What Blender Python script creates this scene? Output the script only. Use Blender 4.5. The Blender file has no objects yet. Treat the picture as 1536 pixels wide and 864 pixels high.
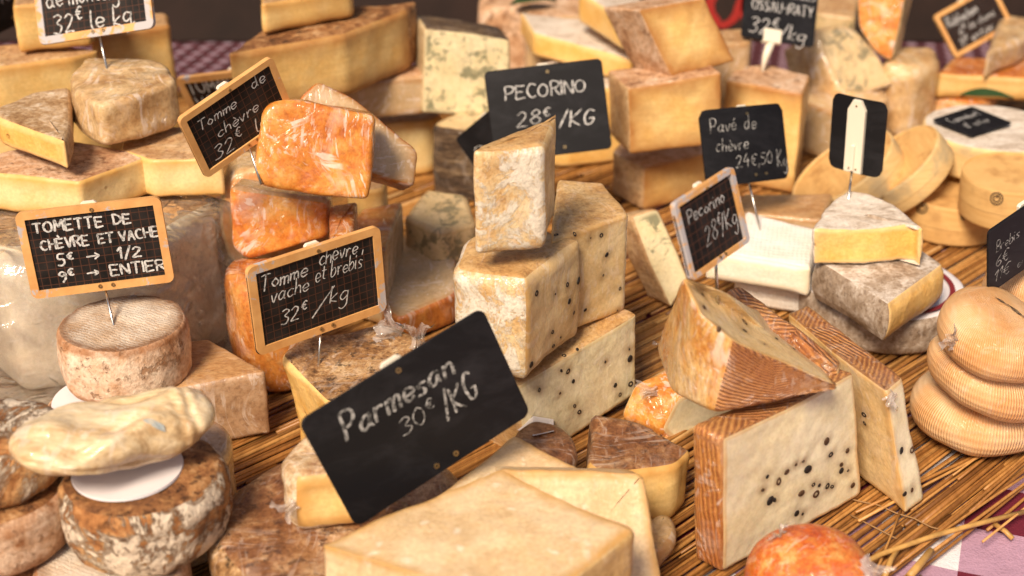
import bpy, bmesh, math, random
import numpy as np
from mathutils import Vector, noise as mnoise
from mathutils.bvhtree import BVHTree
R = math.radians
rng = random.Random(7)
S = bpy.context.scene
COL = S.collection

# ---------------------------------------------------------------- camera, light, exposure
PITCH, DIST, LENS = R(27), 1.15, 50.0
FPX = 1536 * LENS / 36
CAM = np.array([0, -DIST * math.cos(PITCH), DIST * math.sin(PITCH)])
FW = np.array([0, math.cos(PITCH), -math.sin(PITCH)])
RT = np.array([1.0, 0, 0])
UP = np.cross(RT, FW)
cd = bpy.data.cameras.new('camera')
cam = bpy.data.objects.new('camera', cd)
COL.objects.link(cam)
cam.location = CAM
cam.rotation_euler = (math.pi / 2 - PITCH, 0, 0)
cd.lens, cd.sensor_width, cd.clip_start, cd.clip_end = LENS, 36, 0.02, 50
cd.dof.use_dof = True
cd.dof.focus_distance = 0.90
cd.dof.aperture_fstop = 6.0
S.camera = cam
SUN_EL, SUN_AZ = R(46), R(246)       # azimuth of the light source, measured from +x towards +y
w = bpy.data.worlds.new('World')
S.world = w
w.use_nodes = True
wn = w.node_tree
sky = wn.nodes.new('ShaderNodeTexSky')
sky.sky_type = 'NISHITA'
sky.sun_disc = False
sky.sun_elevation = SUN_EL
sky.sun_rotation = R(90) - SUN_AZ
sky.dust_density = 4.0
sky.ozone_density = 0.6
bg = wn.nodes['Background']
bg.inputs['Strength'].default_value = 0.058
wn.links.new(sky.outputs[0], bg.inputs[0])
sd = bpy.data.lights.new('sun', 'SUN')
sun = bpy.data.objects.new('sun', sd)
COL.objects.link(sun)
sd.energy, sd.angle, sd.color = 3.7, R(17), (1.0, 0.84, 0.62)
sdir = Vector((math.cos(SUN_EL) * math.cos(SUN_AZ), math.cos(SUN_EL) * math.sin(SUN_AZ), math.sin(SUN_EL)))
sun.rotation_euler = sdir.to_track_quat('Z', 'Y').to_euler()
sun.location = sdir * 3
vs = S.view_settings
vs.view_transform, vs.look, vs.exposure, vs.gamma = 'Standard', 'None', 0.44, 1.0
vs.use_curve_mapping = False
vs.use_white_balance = True
vs.white_balance_temperature, vs.white_balance_tint = 6700, 14
S.cycles.use_denoising = True
S.cycles.max_bounces = 8
S.cycles.transparent_max_bounces = 16

# ---------------------------------------------------------------- photo point -> place
def ray(px, py): return FW + RT * ((px - 768) / FPX) + UP * ((432 - py) / FPX)
def P(px, py, z=0.0):
    r = ray(px, py); return CAM + r * ((z - CAM[2]) / r[2])
def onplane(px, py, o, n):
    r = ray(px, py); return CAM + r * (np.dot(np.array(o) - CAM, n) / np.dot(r, n))
def up(p, py):
    k = (432 - py) / FPX; d = p - CAM
    return p + np.array([0, 0, (k * (d @ FW) - d @ UP) / (UP[2] - k * FW[2])])
def frame(yaw, tilt=0):
    """right, up, outward normal of a standing face; tilt>0 leans its top away"""
    a, t = R(yaw), R(tilt)
    r = np.array([math.cos(a), math.sin(a), 0]); b = np.array([-math.sin(a), math.cos(a), 0])
    u = np.array([0, 0, 1]) * math.cos(t) + b * math.sin(t)
    return r, u, np.cross(r, u)

# ---------------------------------------------------------------- materials
class NT:
    def __init__(s, name):
        s.m = bpy.data.materials.new(name); s.m.use_nodes = True
        s.t = s.m.node_tree; s.b = s.t.nodes['Principled BSDF']
        s.pos = s.n('ShaderNodeNewGeometry').outputs['Position']
    def n(s, k, **kw):
        x = s.t.nodes.new(k)
        for a, v in kw.items(): setattr(x, a, v)
        return x
    def l(s, a, b): s.t.links.new(a, b)
    def val(s, sock, v):
        if hasattr(v, 'is_output'): s.l(v, sock)
        else: sock.default_value = v
    def set(s, key, v): s.val(s.b.inputs[key], v)
    def noise(s, scale, detail=4, rough=.55, dist=0, vec=None, kind='FBM', off=0):
        x = s.n('ShaderNodeTexNoise'); x.noise_type = kind
        if kind == 'FBM': x.normalize = True
        x.inputs['Scale'].default_value = scale; x.inputs['Detail'].default_value = detail
        x.inputs['Roughness'].default_value = rough; x.inputs['Distortion'].default_value = dist
        v = vec or s.pos
        if off:
            a = s.n('ShaderNodeVectorMath', operation='ADD'); s.l(v, a.inputs[0]); a.inputs[1].default_value = (off, off * .7, -off); v = a.outputs[0]
        s.l(v, x.inputs['Vector']); return x.outputs['Fac']
    def scaled(s, sc, vec=None, rot=(0, 0, 0)):
        x = s.n('ShaderNodeMapping'); x.inputs['Scale'].default_value = sc; x.inputs['Rotation'].default_value = rot
        s.l(vec or s.pos, x.inputs['Vector']); return x.outputs[0]
    def ramp(s, fac, stops, interp='LINEAR'):
        x = s.n('ShaderNodeValToRGB'); x.color_ramp.interpolation = interp
        e = x.color_ramp.elements
        while len(e) < len(stops): e.new(.5)
        for q, (p, c) in zip(e, stops):
            q.position = p; q.color = tuple(c) + (1,) if hasattr(c, '__len__') else (c, c, c, 1)
        s.l(fac, x.inputs[0]); return x.outputs[0]
    def mix(s, f, a, b, mode='MIX'):
        x = s.n('ShaderNodeMix', data_type='RGBA', blend_type=mode)
        s.val(x.inputs[0], f)
        for q, v in ((x.inputs[6], a), (x.inputs[7], b)):
            s.val(q, tuple(v) + (1,) if isinstance(v, (tuple, list)) else v)
        return x.outputs[2]
    def math(s, op, a, b=0.0, c=None):
        x = s.n('ShaderNodeMath', operation=op); s.val(x.inputs[0], a); s.val(x.inputs[1], b)
        if c is not None: s.val(x.inputs[2], c)
        return x.outputs[0]
    def bump(s, h, strength=.3, dist=.002, normal=None):
        x = s.n('ShaderNodeBump'); x.inputs['Strength'].default_value = strength; x.inputs['Distance'].default_value = dist
        s.l(h, x.inputs['Height'])
        if normal is not None: s.l(normal, x.inputs['Normal'])
        return x.outputs[0]
    def attr(s, name):
        x = s.n('ShaderNodeAttribute'); x.attribute_name = name; return x.outputs['Fac']
    def uv(s):
        x = s.n('ShaderNodeUVMap'); x.uv_map = 'UVMap'; return x.outputs[0]
    def strokes(s, scale, along, rot, off, lo=.56, hi=.66):
        """short parallel creases: a noise drawn out along one direction"""
        return s.ramp(s.noise(scale, 3, .6, .25, vec=s.scaled(along, rot=rot), off=off), [(lo, 0), (hi, 1)])
    def film(s, k=1.0, scale=1.0, rough=.14, milk=.46):
        """tight cling film: a clear glossy coat, milky crinkles and whitish glints painted into the base colour"""
        sw = s.n('ShaderNodeTexNoise'); sw.inputs['Scale'].default_value = 16 * scale; sw.inputs['Detail'].default_value = 1; s.l(s.pos, sw.inputs['Vector'])
        ad = s.n('ShaderNodeVectorMath', operation='MULTIPLY_ADD'); s.l(sw.outputs['Color'], ad.inputs[0]); ad.inputs[1].default_value = (.05, .05, .05); s.l(s.pos, ad.inputs[2])
        keep, s.pos = s.pos, ad.outputs[0]
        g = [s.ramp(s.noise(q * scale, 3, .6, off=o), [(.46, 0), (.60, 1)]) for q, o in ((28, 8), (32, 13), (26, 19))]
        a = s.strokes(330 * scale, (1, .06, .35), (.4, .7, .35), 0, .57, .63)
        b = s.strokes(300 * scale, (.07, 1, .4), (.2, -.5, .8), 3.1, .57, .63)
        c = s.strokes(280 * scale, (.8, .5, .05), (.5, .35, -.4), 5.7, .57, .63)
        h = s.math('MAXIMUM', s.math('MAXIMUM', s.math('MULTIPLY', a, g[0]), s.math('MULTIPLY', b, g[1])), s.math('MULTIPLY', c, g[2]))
        wide = s.noise(70 * scale, 3, .6, 1.0, vec=s.scaled((1, .35, .6), rot=(.5, .2, .9)))
        s.set('Coat Weight', min(k, 1.0)); s.set('Coat Roughness', rough); s.set('Coat IOR', 1.5)
        s.l(s.bump(s.math('ADD', h, s.math('MULTIPLY', wide, 4.0)), 1.0, .0012), s.b.inputs['Coat Normal'])
        base = s.b.inputs['Base Color']
        if base.is_linked:
            src = base.links[0].from_socket
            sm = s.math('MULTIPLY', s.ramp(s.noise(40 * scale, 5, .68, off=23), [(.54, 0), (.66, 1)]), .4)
            s.set('Base Color', s.mix(s.math('MULTIPLY', s.math('MAXIMUM', h, sm), milk * k), src, (.90, .83, .78)))  # whitish crinkles and smears stand for film glints, painted into the colour
        s.pos = keep

def hexlin(r, g, b): return tuple(((c / 255) / 12.92 if c / 255 <= .04045 else ((c / 255 + .055) / 1.055) ** 2.4) for c in (r, g, b))

def paste(name, c1, c2, rim=None, rimw=.010, grain=.25, holes=0, film=0, rough=.45, sss=.12, specks=0, veins=None, stain=False, vthr=.57, streak=None, fscale=1.0):
    """cut face of a cheese: mottled body, darker towards its rind"""
    t = NT(name)
    col = t.mix(t.ramp(t.noise(38, 5, .6), [(.42, 0), (.58, 1)]), c1, c2)
    fine = t.noise(420, 3, .6)
    col = t.mix(.30, col, t.ramp(fine, [(.35, tuple(x * .72 for x in c1)), (.65, tuple(min(1, x * 1.12) for x in c2))]))
    h = t.math('ADD', t.noise(150, 4, .6), t.math('MULTIPLY', fine, .35))
    if streak:
        sv = t.scaled((1, 1, 14), rot=(0, R(streak), 0))
        sn = t.noise(26, 3, .5, vec=sv)
        col = t.mix(t.ramp(sn, [(.5, 0), (.70, .24)]), col, tuple(x * .62 for x in c1))
    if specks:
        sp = t.ramp(t.noise(specks, 2, .5, off=15), [(.64, 0), (.70, 1)])
        col = t.mix(t.math('MULTIPLY', sp, .6), col, (.88, .80, .64))
        crk = t.ramp(t.noise(60, 8, .75, 1.2, off=17), [(.47, 0), (.5, 1), (.53, 0)])
        col = t.mix(t.math('MULTIPLY', crk, .04), col, tuple(x * .6 for x in c1)); h = t.math('SUBTRACT', h, t.math('MULTIPLY', crk, .25))
    if holes:
        vo = t.n('ShaderNodeTexVoronoi'); vo.inputs['Scale'].default_value = holes; t.l(t.pos, vo.inputs['Vector'])
        hm = t.ramp(vo.outputs['Distance'], [(.07, 1), (.13, 0)])
        gate = t.ramp(t.noise(holes * .45, 2, off=5), [(.52, 0), (.56, 1)])
        hm = t.math('MULTIPLY', hm, gate)
        col = t.mix(t.math('MULTIPLY', hm, .55), col, tuple(x * .45 for x in c1))
        h = t.math('SUBTRACT', h, t.math('MULTIPLY', hm, 1.2))
    if veins:
        n1 = t.noise(105, 6, .70, .9); n2 = t.noise(34, 3, .6, off=4)
        v = t.math('ADD', t.math('MULTIPLY', n1, .6), t.math('MULTIPLY', n2, .4))
        m1 = t.ramp(v, [(vthr, 0), (vthr + .03, 1)])
        col = t.mix(t.math('MULTIPLY', m1, .85), col, t.mix(t.noise(220, 3), veins, tuple(x * 2.6 for x in veins)))
        halo = t.ramp(v, [(vthr - .06, 0), (vthr, .35)])
        col = t.mix(halo, col, tuple(x * .72 for x in c1))
        h = t.math('SUBTRACT', h, t.math('MULTIPLY', m1, .8))
    if rim:
        e = t.math('ADD', t.attr('edge'), t.math('MULTIPLY', t.math('SUBTRACT', t.noise(70, 4), .5), rimw * .9))
        col = t.mix(t.ramp(t.math('DIVIDE', e, rimw), [(0, 1), (.22, .75), (1, 0)]), col, rim)
    if stain:
        st = t.math('MULTIPLY', t.attr('stain'), t.ramp(t.noise(140, 3), [(.3, .35), (.65, 1)]))
        col = t.mix(st, col, (.22, .11, .04))
    t.set('Base Color', col); t.set('Roughness', rough)
    t.set('Subsurface Weight', sss); t.set('Subsurface Radius', (.006, .003, .0015)); t.set('Subsurface Scale', 1.0)
    t.l(t.bump(h, grain, .0014), t.b.inputs['Normal'])
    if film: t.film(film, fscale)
    return t.m

def rind(name, cols, scale=30, bump=.5, film=0, rough=.6, spots=None, fine=.35, pos=(.38, .47, .54, .62), streak=None, flake=None, fscale=1.0, bd=.003, rim=None, rimw=.006):
    """crust: patches of several colours, pitted and specked"""
    t = NT(name)
    v = t.scaled(streak) if streak else t.pos
    n = t.math('ADD', t.math('MULTIPLY', t.noise(scale, 7, .68, .5, vec=v), .6), t.math('MULTIPLY', t.noise(scale * 4.5, 6, .66, .4, vec=v, off=9), .4))
    col = t.ramp(n, list(zip(pos, cols)))
    f = t.noise(scale * 13, 5, .7, vec=v)
    col = t.mix(min(1, fine * 1.7), col, t.ramp(f, [(.36, (.30, .20, .13)), (.48, (.80, .72, .62)), (.60, (1, 1, 1))]), 'MULTIPLY')
    h = t.math('ADD', t.math('MULTIPLY', n, 1.3), t.math('MULTIPLY', f, .5))
    if flake:
        fl = t.ramp(t.noise(scale * 1.15, 10, .78, .8, off=6), [(.475, 0), (.52, 1)])
        col = t.mix(t.math('MULTIPLY', fl, .85), col, t.mix(t.ramp(f, [(.4, 0), (.6, 1)]), tuple(x * .78 for x in flake), flake)); h = t.math('ADD', h, t.math('MULTIPLY', fl, .5))
    if spots:
        sp = t.ramp(t.noise(scale * 4, 6, .74, off=2), [(.57, 0), (.63, 1)])
        col = t.mix(t.math('MULTIPLY', sp, .8), col, spots); h = t.math('SUBTRACT', h, t.math('MULTIPLY', sp, .6))
    if rim:
        e = t.math('ADD', t.attr('edge'), t.math('MULTIPLY', t.math('SUBTRACT', t.noise(75, 6, .7, off=31), .5), rimw * 3.5))
        col = t.mix(t.ramp(t.math('DIVIDE', e, rimw), [(0, .85), (1, 0)]), col, rim)
    t.set('Base Color', col); t.set('Roughness', rough)
    t.l(t.bump(h, bump, bd), t.b.inputs['Normal'])
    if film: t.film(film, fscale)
    return t.m

def ridged(name, dark, mid, light, lam=.0034, block=.04, ang=.55, film=.5, depth=1.0, upright=False):
    """basket-pressed rind: slanting ridges that change direction from band to band"""
    t = NT(name)
    sx = t.n('ShaderNodeSeparateXYZ'); t.l(t.uv(), sx.inputs[0])
    u, v = sx.outputs[0], sx.outputs[1]
    bl = t.math('MULTIPLY', t.math('SUBTRACT', t.math('MODULO', t.math('FLOOR', t.math('DIVIDE', t.math('ADD', u, 1.013), block)), 2.0), .5), 2.0)
    ph = t.math('ADD', t.math('MULTIPLY', t.math('MULTIPLY', u, bl), ang), v) if not upright else t.math('ADD', v, t.math('MULTIPLY', u, .10))
    ph = t.math('ADD', t.math('DIVIDE', ph, lam), t.math('MULTIPLY', t.noise(34, 4, .6), 2.0))
    wv = t.math('SINE', t.math('MULTIPLY', ph, 6.2832))
    wv = t.math('ADD', wv, t.math('MULTIPLY', t.math('SUBTRACT', t.noise(260, 6, .75, .6), .5), 4.5))
    big = t.noise(26, 5, .6, off=1)
    col = t.mix(t.ramp(t.math('ADD', t.math('MULTIPLY', wv, .28), .5), [(.2, 0), (.85, .85)]), t.mix(t.ramp(big, [(.35, 0), (.65, 1)]), mid, light), dark)
    t.set('Base Color', col); t.set('Roughness', .5)
    t.l(t.bump(wv, .6 * depth, .0012), t.b.inputs['Normal'])
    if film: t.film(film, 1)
    return t.m

def plain(name, c, rough=.5, metal=0, mottle=.0, scale=60, c2=None, bump=0):
    t = NT(name)
    if mottle or c2:
        t.set('Base Color', t.mix(t.ramp(t.noise(scale, 6, .65), [(.38, 0), (.66, 1)]), c, c2 or tuple(x * (1 - mottle) for x in c)))
    else: t.set('Base Color', tuple(c) + (1,))
    t.set('Roughness', rough); t.set('Metallic', metal)
    if bump: t.l(t.bump(t.noise(scale * 4, 4), bump, .001), t.b.inputs['Normal'])
    return t.m

def clearfilm(name, milky=.22, tint=(.95, .93, .92), scale=45, rough=.08):
    t = NT(name)
    out = t.t.nodes['Material Output']
    h = t.math('ADD', t.noise(scale, 4, .6, 1.5, kind='RIDGED_MULTIFRACTAL'), t.noise(scale * .5, 3, .5, 1, off=2))
    nrm = t.bump(h, .9, .004)
    tr = t.n('ShaderNodeBsdfTransparent'); tr.inputs[0].default_value = (.97, .95, .93, 1)
    gl = t.n('ShaderNodeBsdfGlossy'); gl.inputs['Roughness'].default_value = rough; t.l(nrm, gl.inputs['Normal'])
    df = t.n('ShaderNodeBsdfTranslucent'); df.inputs[0].default_value = tint + (1,)
    d2 = t.n('ShaderNodeBsdfDiffuse'); d2.inputs[0].default_value = tint + (1,); t.l(nrm, d2.inputs['Normal'])
    ml = t.n('ShaderNodeMixShader'); t.l(df.outputs[0], ml.inputs[1]); t.l(d2.outputs[0], ml.inputs[2])
    m1 = t.n('ShaderNodeMixShader'); t.l(tr.outputs[0], m1.inputs[1]); t.l(ml.outputs[0], m1.inputs[2])
    t.l(t.math('MULTIPLY', t.ramp(t.noise(scale * .8, 4, .6, off=7), [(.35, .25), (.7, 1)]), milky), m1.inputs[0])
    lw = t.n('ShaderNodeLayerWeight'); lw.inputs['Blend'].default_value = .35; t.l(nrm, lw.inputs['Normal'])
    m2 = t.n('ShaderNodeMixShader'); t.l(t.math('ADD', t.math('MULTIPLY', lw.outputs['Fresnel'], .75), .05), m2.inputs[0])
    t.l(m1.outputs[0], m2.inputs[1]); t.l(gl.outputs[0], m2.inputs[2])
    t.l(m2.outputs[0], out.inputs['Surface'])
    return t.m

# ---------------------------------------------------------------- objects
def tag(o, label, cat, group=None, kind=None):
    if label: o['label'] = label
    if cat: o['category'] = cat
    if group: o['group'] = group
    if kind: o['kind'] = kind
    return o
def empty(name, loc):
    o = bpy.data.objects.new(name, None); COL.objects.link(o); o.location = loc; o.empty_display_size = .02
    return o
def meshobj(name, verts, faces, m, parent=None, loc=(0, 0, 0), uvs=None, normals=None, attrs=None, smooth=True):
    """loc: world base of the thing the vertices (world coordinates) belong to"""
    me = bpy.data.meshes.new(name)
    v = np.asarray(verts, float) - np.asarray(loc, float)
    me.from_pydata(v.tolist(), [], [tuple(int(i) for i in f) for f in faces])
    if uvs is not None:
        lay = me.uv_layers.new(name='UVMap')
        li = np.empty(len(me.loops), np.int32); me.loops.foreach_get('vertex_index', li)
        lay.data.foreach_set('uv', np.asarray(uvs, np.float32)[li].ravel())
    for k, a in (attrs or {}).items():
        at = me.attributes.new(k, 'FLOAT', 'POINT'); at.data.foreach_set('value', np.asarray(a, np.float32))
    if smooth: me.polygons.foreach_set('use_smooth', [True] * len(me.polygons))
    me.materials.append(m)
    me.update()
    if normals is not None: me.normals_split_custom_set_from_vertices(np.asarray(normals).tolist())
    o = bpy.data.objects.new(name, me); COL.objects.link(o)
    if parent is not None: o.parent = parent
    else: o.location = loc
    return o

BVHS = []
def vnormals(V, F):
    N = np.zeros_like(V)
    Q = np.array([(f[0], f[1], f[2], f[3] if len(f) == 4 else f[2]) for f in F])
    fn = np.cross(V[Q[:, 2]] - V[Q[:, 0]], V[Q[:, 3]] - V[Q[:, 1]])
    tri = Q[:, 3] == Q[:, 2]
    if tri.any(): fn[tri] = np.cross(V[Q[tri, 1]] - V[Q[tri, 0]], V[Q[tri, 2]] - V[Q[tri, 0]])
    for k in range(4):
        m = ~tri if k == 3 else np.ones(len(Q), bool)
        np.add.at(N, Q[m, k], fn[m])
    return N / np.maximum(np.linalg.norm(N, axis=1, keepdims=True), 1e-12)
def fbm(V, scale, octs=3, seed=0):
    out = np.empty(len(V))
    for i, p in enumerate(V):
        out[i] = mnoise.fractal(Vector((p[0] * scale + seed, p[1] * scale - seed * .6, p[2] * scale + seed * 1.7)), 1.0, 2.0, octs)
    return out
SEED = [0]

def finish(V, F, T, UV, E, name, mats, label, cat, group=None, disp=.0015, dscale=22, fine=.0004, fscale=120, peppers=None, parts=None, warp=None):
    """displace a closed shell, split it into one mesh per tag and parent the parts to an Empty"""
    V = np.asarray(V, float)
    SEED[0] += 3.7
    q = np.array([f if len(f) == 4 else (f[0], f[1], f[2], f[2]) for f in F])
    vol = np.einsum('ij,ij->i', V[q[:, 0]], np.cross(V[q[:, 1]], V[q[:, 2]])).sum() + np.einsum('ij,ij->i', V[q[:, 0]], np.cross(V[q[:, 2]], V[q[:, 3]])).sum()
    if vol < 0: F = [tuple(reversed(f)) for f in F]
    if warp: V = warp(V)
    N = vnormals(V, F)
    d = fbm(V, dscale, 2, SEED[0]) * disp + (fbm(V, fscale, 2, SEED[0] + 9) * fine if fine else 0)
    V = V + N * d[:, None]
    N = vnormals(V, F)
    base = np.array([V[:, 0].mean(), V[:, 1].mean(), V[:, 2].min()])
    bvh = BVHTree.FromPolygons([Vector(p) for p in V], F)
    BVHS.append(bvh)
    stain = np.zeros(len(V)); pep = []
    if peppers:
        for (px, py, r) in peppers:
            rr = Vector(ray(px, py)).normalized()
            hit, n, i, dd = bvh.ray_cast(Vector(CAM), rr)
            if hit is None: continue
            pep.append((np.array(hit), np.array(n), r))
            dist = np.linalg.norm(V - np.array(hit), axis=1)
            stain = np.maximum(stain, np.clip(1 - (dist - .0012) / .0065, 0, 1) ** 1.6 * .8)
    tags = sorted(set(T))
    if len(tags) == 1:
        o = meshobj(name, V, F, mats[tags[0]], None, base, UV, N, {'edge': E, 'stain': stain})
        root = o
    else:
        root = empty(name, base)
        for tg in tags:
            fs = [f for f, t in zip(F, T) if t == tg]
            idx = sorted({i for f in fs for i in f}); mp = {a: b for b, a in enumerate(idx)}
            m = mats[tg]
            o = meshobj(tg.split('#')[0], V[idx], [tuple(mp[i] for i in f) for f in fs], m, root, base, np.asarray(UV)[idx], N[idx], {'edge': np.asarray(E)[idx], 'stain': stain[idx]})
    tag(root, label, cat, group)
    for (h, n, r) in pep: pepper(h, n, r, root, base)
    root['_b'] = 0; del root['_b']
    root_base[root.name] = base
    return root
root_base = {}

ICO = None
def pepper(h, n, r, root, base):
    global ICO
    if ICO is None:
        bm = bmesh.new(); bmesh.ops.create_icosphere(bm, subdivisions=2, radius=1)
        ICO = (np.array([v.co[:] for v in bm.verts]), [tuple(v.index for v in f.verts) for f in bm.faces]); bm.free()
    a = np.cross(n, [0, 0, 1.0]); a /= np.linalg.norm(a) + 1e-9; b = np.cross(n, a)
    k = rng.uniform(0, 6.28); a, b = a * math.cos(k) + b * math.sin(k), b * math.cos(k) - a * math.sin(k)
    e = rng.uniform(.65, 1.35); r *= rng.uniform(.7, 1.25)
    V = ICO[0]
    d = V[:, 2:3].copy()
    rad = np.linalg.norm(V[:, :2], axis=1)
    ringy = rng.random() < .5
    d[:, 0] = np.where(V[:, 2] > 0, V[:, 2] * .40 - (1.5 if ringy else .35) * np.clip(1 - rad / (.62 if ringy else .5), 0, 1), V[:, 2] if not ringy else -abs(V[:, 2]) - .2)
    W = h + (a * V[:, :1] * e + b * V[:, 1:2]) * r + n * d * r * .75
    hollow = rng.random()
    meshobj('peppercorn', W, ICO[1], M['pepper'] if hollow < .75 else M['pepper_brown'], next((c for c in root.children if c.name.startswith('paste')), root), base)

def loft(A, B, tags, capA, capB, name, mats, label, cat, group=None, rc=.004, bev=.004, res=.0032, bulge=0, bevA=None, circle=False, **kw):
    A, B = np.asarray(A, float), np.asarray(B, float)
    n = len(A)
    if isinstance(tags, str): tags = [tags] * n
    mid = (A + B) / 2
    rcs = rc if hasattr(rc, '__len__') else [rc] * n
    L = np.linalg.norm(np.roll(mid, -1, 0) - mid, axis=1)
    W, PT = [], []
    def w(**k): pass
    for i in range(n):
        j, p = (i + 1) % n, (i - 1) % n
        li, lp = L[i], L[p]
        ti, tp = min(.45, rcs[i] / li), min(.45, rcs[i] / lp)
        tj = min(.45, rcs[j] / li)
        if not circle and rcs[i] > 0:
            k = max(2, min(10, int(math.ceil(rcs[i] * 1.6 / res))))
            for s in range(k):
                s_ = s / k
                row = np.zeros(n)
                a, b, c = (1 - s_) ** 2, 2 * s_ * (1 - s_), s_ ** 2
                row[i] += a * (1 - tp) + b + c * (1 - ti); row[p] += a * tp; row[j] += c * ti
                W.append(row); PT.append(tags[p] if s_ < .5 else tags[i])
        k = max(1, int(math.ceil(li * (1 - ti - tj) / res)))
        for s in range(k):
            f = ti + (1 - ti - tj) * s / k if not circle else s / k
            row = np.zeros(n); row[i] = 1 - f; row[j] = f
            W.append(row); PT.append(tags[i])
    W = np.array(W); Mn = len(W)
    RA, RB = W @ A, W @ B
    def newell(Rg):
        nx = np.roll(Rg, -1, 0); v = np.cross(Rg, nx).sum(0); return v / (np.linalg.norm(v) + 1e-12)
    def inward(Rg):
        nn = newell(Rg); T = np.roll(Rg, -1, 0) - np.roll(Rg, 1, 0); T /= np.linalg.norm(T, axis=1, keepdims=True) + 1e-12
        I = np.cross(nn, T)
        if np.einsum('ij,ij->i', I, Rg.mean(0) - Rg).sum() < 0: I = -I
        return I
    IA, IB = inward(RA), inward(RB)
    def bevs(Rg, b):
        e = np.roll(Rg, -1, 0) - Rg; L_ = np.linalg.norm(e, axis=1); L_ = np.maximum(L_, 1e-7); u_ = e / L_[:, None]
        ang = np.arccos(np.clip((u_ * np.roll(u_, 1, 0)).sum(1), -1, 1))
        rho = (L_ + np.roll(L_, 1)) / 2 / np.maximum(ang, 1e-3)
        out = np.minimum(b, np.maximum(.75 * rho, .0004))
        for k in range(3): out = np.minimum(out, np.minimum(np.roll(out, 1), np.roll(out, -1)) + .0009)
        return ((np.roll(out, 1) + out * 2 + np.roll(out, -1)) / 4)[:, None] if not circle else np.full((len(Rg), 1), b)
    AX = RB - RA; H = np.linalg.norm(AX, axis=1, keepdims=True); AX = AX / np.maximum(H, 1e-9)
    hm = float(H.mean())
    bB = bev; bA = bev if bevA is None else bevA
    bB = min(bB, hm * .48); bA = min(bA, hm * .48)
    peri = np.concatenate([[0], np.cumsum(np.linalg.norm(np.roll((RA + RB) / 2, -1, 0) - (RA + RB) / 2, axis=1))])[:-1]
    # distance along the outline to the nearest change of tag
    brk = [i for i in range(Mn) if PT[i] != PT[i - 1]]
    tot = peri[-1] + .001
    if brk:
        dd = np.abs(peri[:, None] - peri[brk][None, :]); dd = np.minimum(dd, tot - dd); ed = dd.min(1)
    else: ed = np.full(Mn, 1.0)
    rings, ringtag, uvs, edge = [], [], [], []     # ringtag: tag kind of the quads between ring k and k+1
    def capuv(Rg, ax0, ax1): return np.stack([Rg @ ax0, Rg @ ax1], 1)
    def basis(Rg):
        nn = newell(Rg); a = Rg[len(Rg) // 3] - Rg[0]; a -= nn * (a @ nn); a /= np.linalg.norm(a) + 1e-9; return a, np.cross(nn, a)
    vA, vB = bevs(RA, bA), bevs(RB, bB)
    def cap_rings(Rg, I, b, ax, sgn):
        out = []
        b0_ = float(np.mean(b))
        base = Rg + I * b
        c = base.mean(0)
        rmax = np.linalg.norm(base - c, axis=1).max()
        K = max(2, int(math.ceil(rmax / res / 1.25)))
        for k in range(1, K):
            f = 1 - k / K
            Q = c + (base - c) * f
            out.append((Q, np.linalg.norm(Q - base, axis=1).mean() * .8 + b0_))
        return out, c
    # A cap (from centre outwards)
    ar, ca = cap_rings(RA, IA, vA, AX, -1); a0, a1 = basis(RA)
    b_, cb = cap_rings(RB, IB, vB, AX, 1); b0, b1 = basis(RB)
    for Q, e in reversed(ar): rings.append(Q); ringtag.append('A'); uvs.append(capuv(Q, a0, a1)); edge.append(np.full(Mn, e))
    nb = 3 if bev > .0025 else 2
    for k in range(nb + 1):
        th = math.pi / 2 * k / nb
        Q = RA + IA * vA * (1 - math.sin(th)) + AX * vA * (1 - math.cos(th))
        rings.append(Q); ringtag.append('A' if k < nb / 2 else 'S')
        uvs.append(np.stack([peri, np.full(Mn, bA * (th - 1.57))], 1) if k >= nb / 2 else capuv(Q, a0, a1)); edge.append(np.full(Mn, bA * .5))
    ks = max(2, int(math.ceil((hm - bA - bB) / res)))
    for k in range(1, ks):
        f = k / ks
        s = (bA + (hm - bA - bB) * f) / hm
        Q = RA * (1 - s) + RB * s - (IA * (1 - s) + IB * s) * bulge * 4 * s * (1 - s)
        rings.append(Q); ringtag.append('S'); uvs.append(np.stack([peri, np.full(Mn, s * hm)], 1)); edge.append(np.minimum(ed, min(s, 1 - s) * hm))
    for k in range(nb + 1):
        th = math.pi / 2 * k / nb
        Q = RB + IB * vB * (1 - math.cos(th)) - AX * vB * (1 - math.sin(th))
        rings.append(Q); ringtag.append('S' if k < nb / 2 else 'B')
        uvs.append(np.stack([peri, np.full(Mn, hm - bB + bB * th)], 1) if k <= nb / 2 else capuv(Q, b0, b1)); edge.append(np.full(Mn, bB * .5))
    for Q, e in b_: rings.append(Q); ringtag.append('B'); uvs.append(capuv(Q, b0, b1)); edge.append(np.full(Mn, e))
    K = len(rings)
    V = np.concatenate(rings + [ca[None], cb[None]]); UV = np.concatenate(uvs + [capuv(ca[None], a0, a1), capuv(cb[None], b0, b1)])
    E = np.concatenate(edge + [[.02], [.02]])
    F, T = [], []
    tg = {'A': capA, 'B': capB}
    for k in range(K - 1):
        o = k * Mn
        for i in range(Mn):
            j = (i + 1) % Mn
            F.append((o + i, o + j, o + Mn + j, o + Mn + i)); T.append(PT[i] if ringtag[k] == 'S' else tg[ringtag[k]])
    for i in range(Mn):
        j = (i + 1) % Mn
        F.append((K * Mn, j, i)); T.append(capA)
        o = (K - 1) * Mn
        F.append((K * Mn + 1, o + i, o + j)); T.append(capB)
    return finish(V, F, T, UV, E, name, mats, label, cat, group, **kw)

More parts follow.
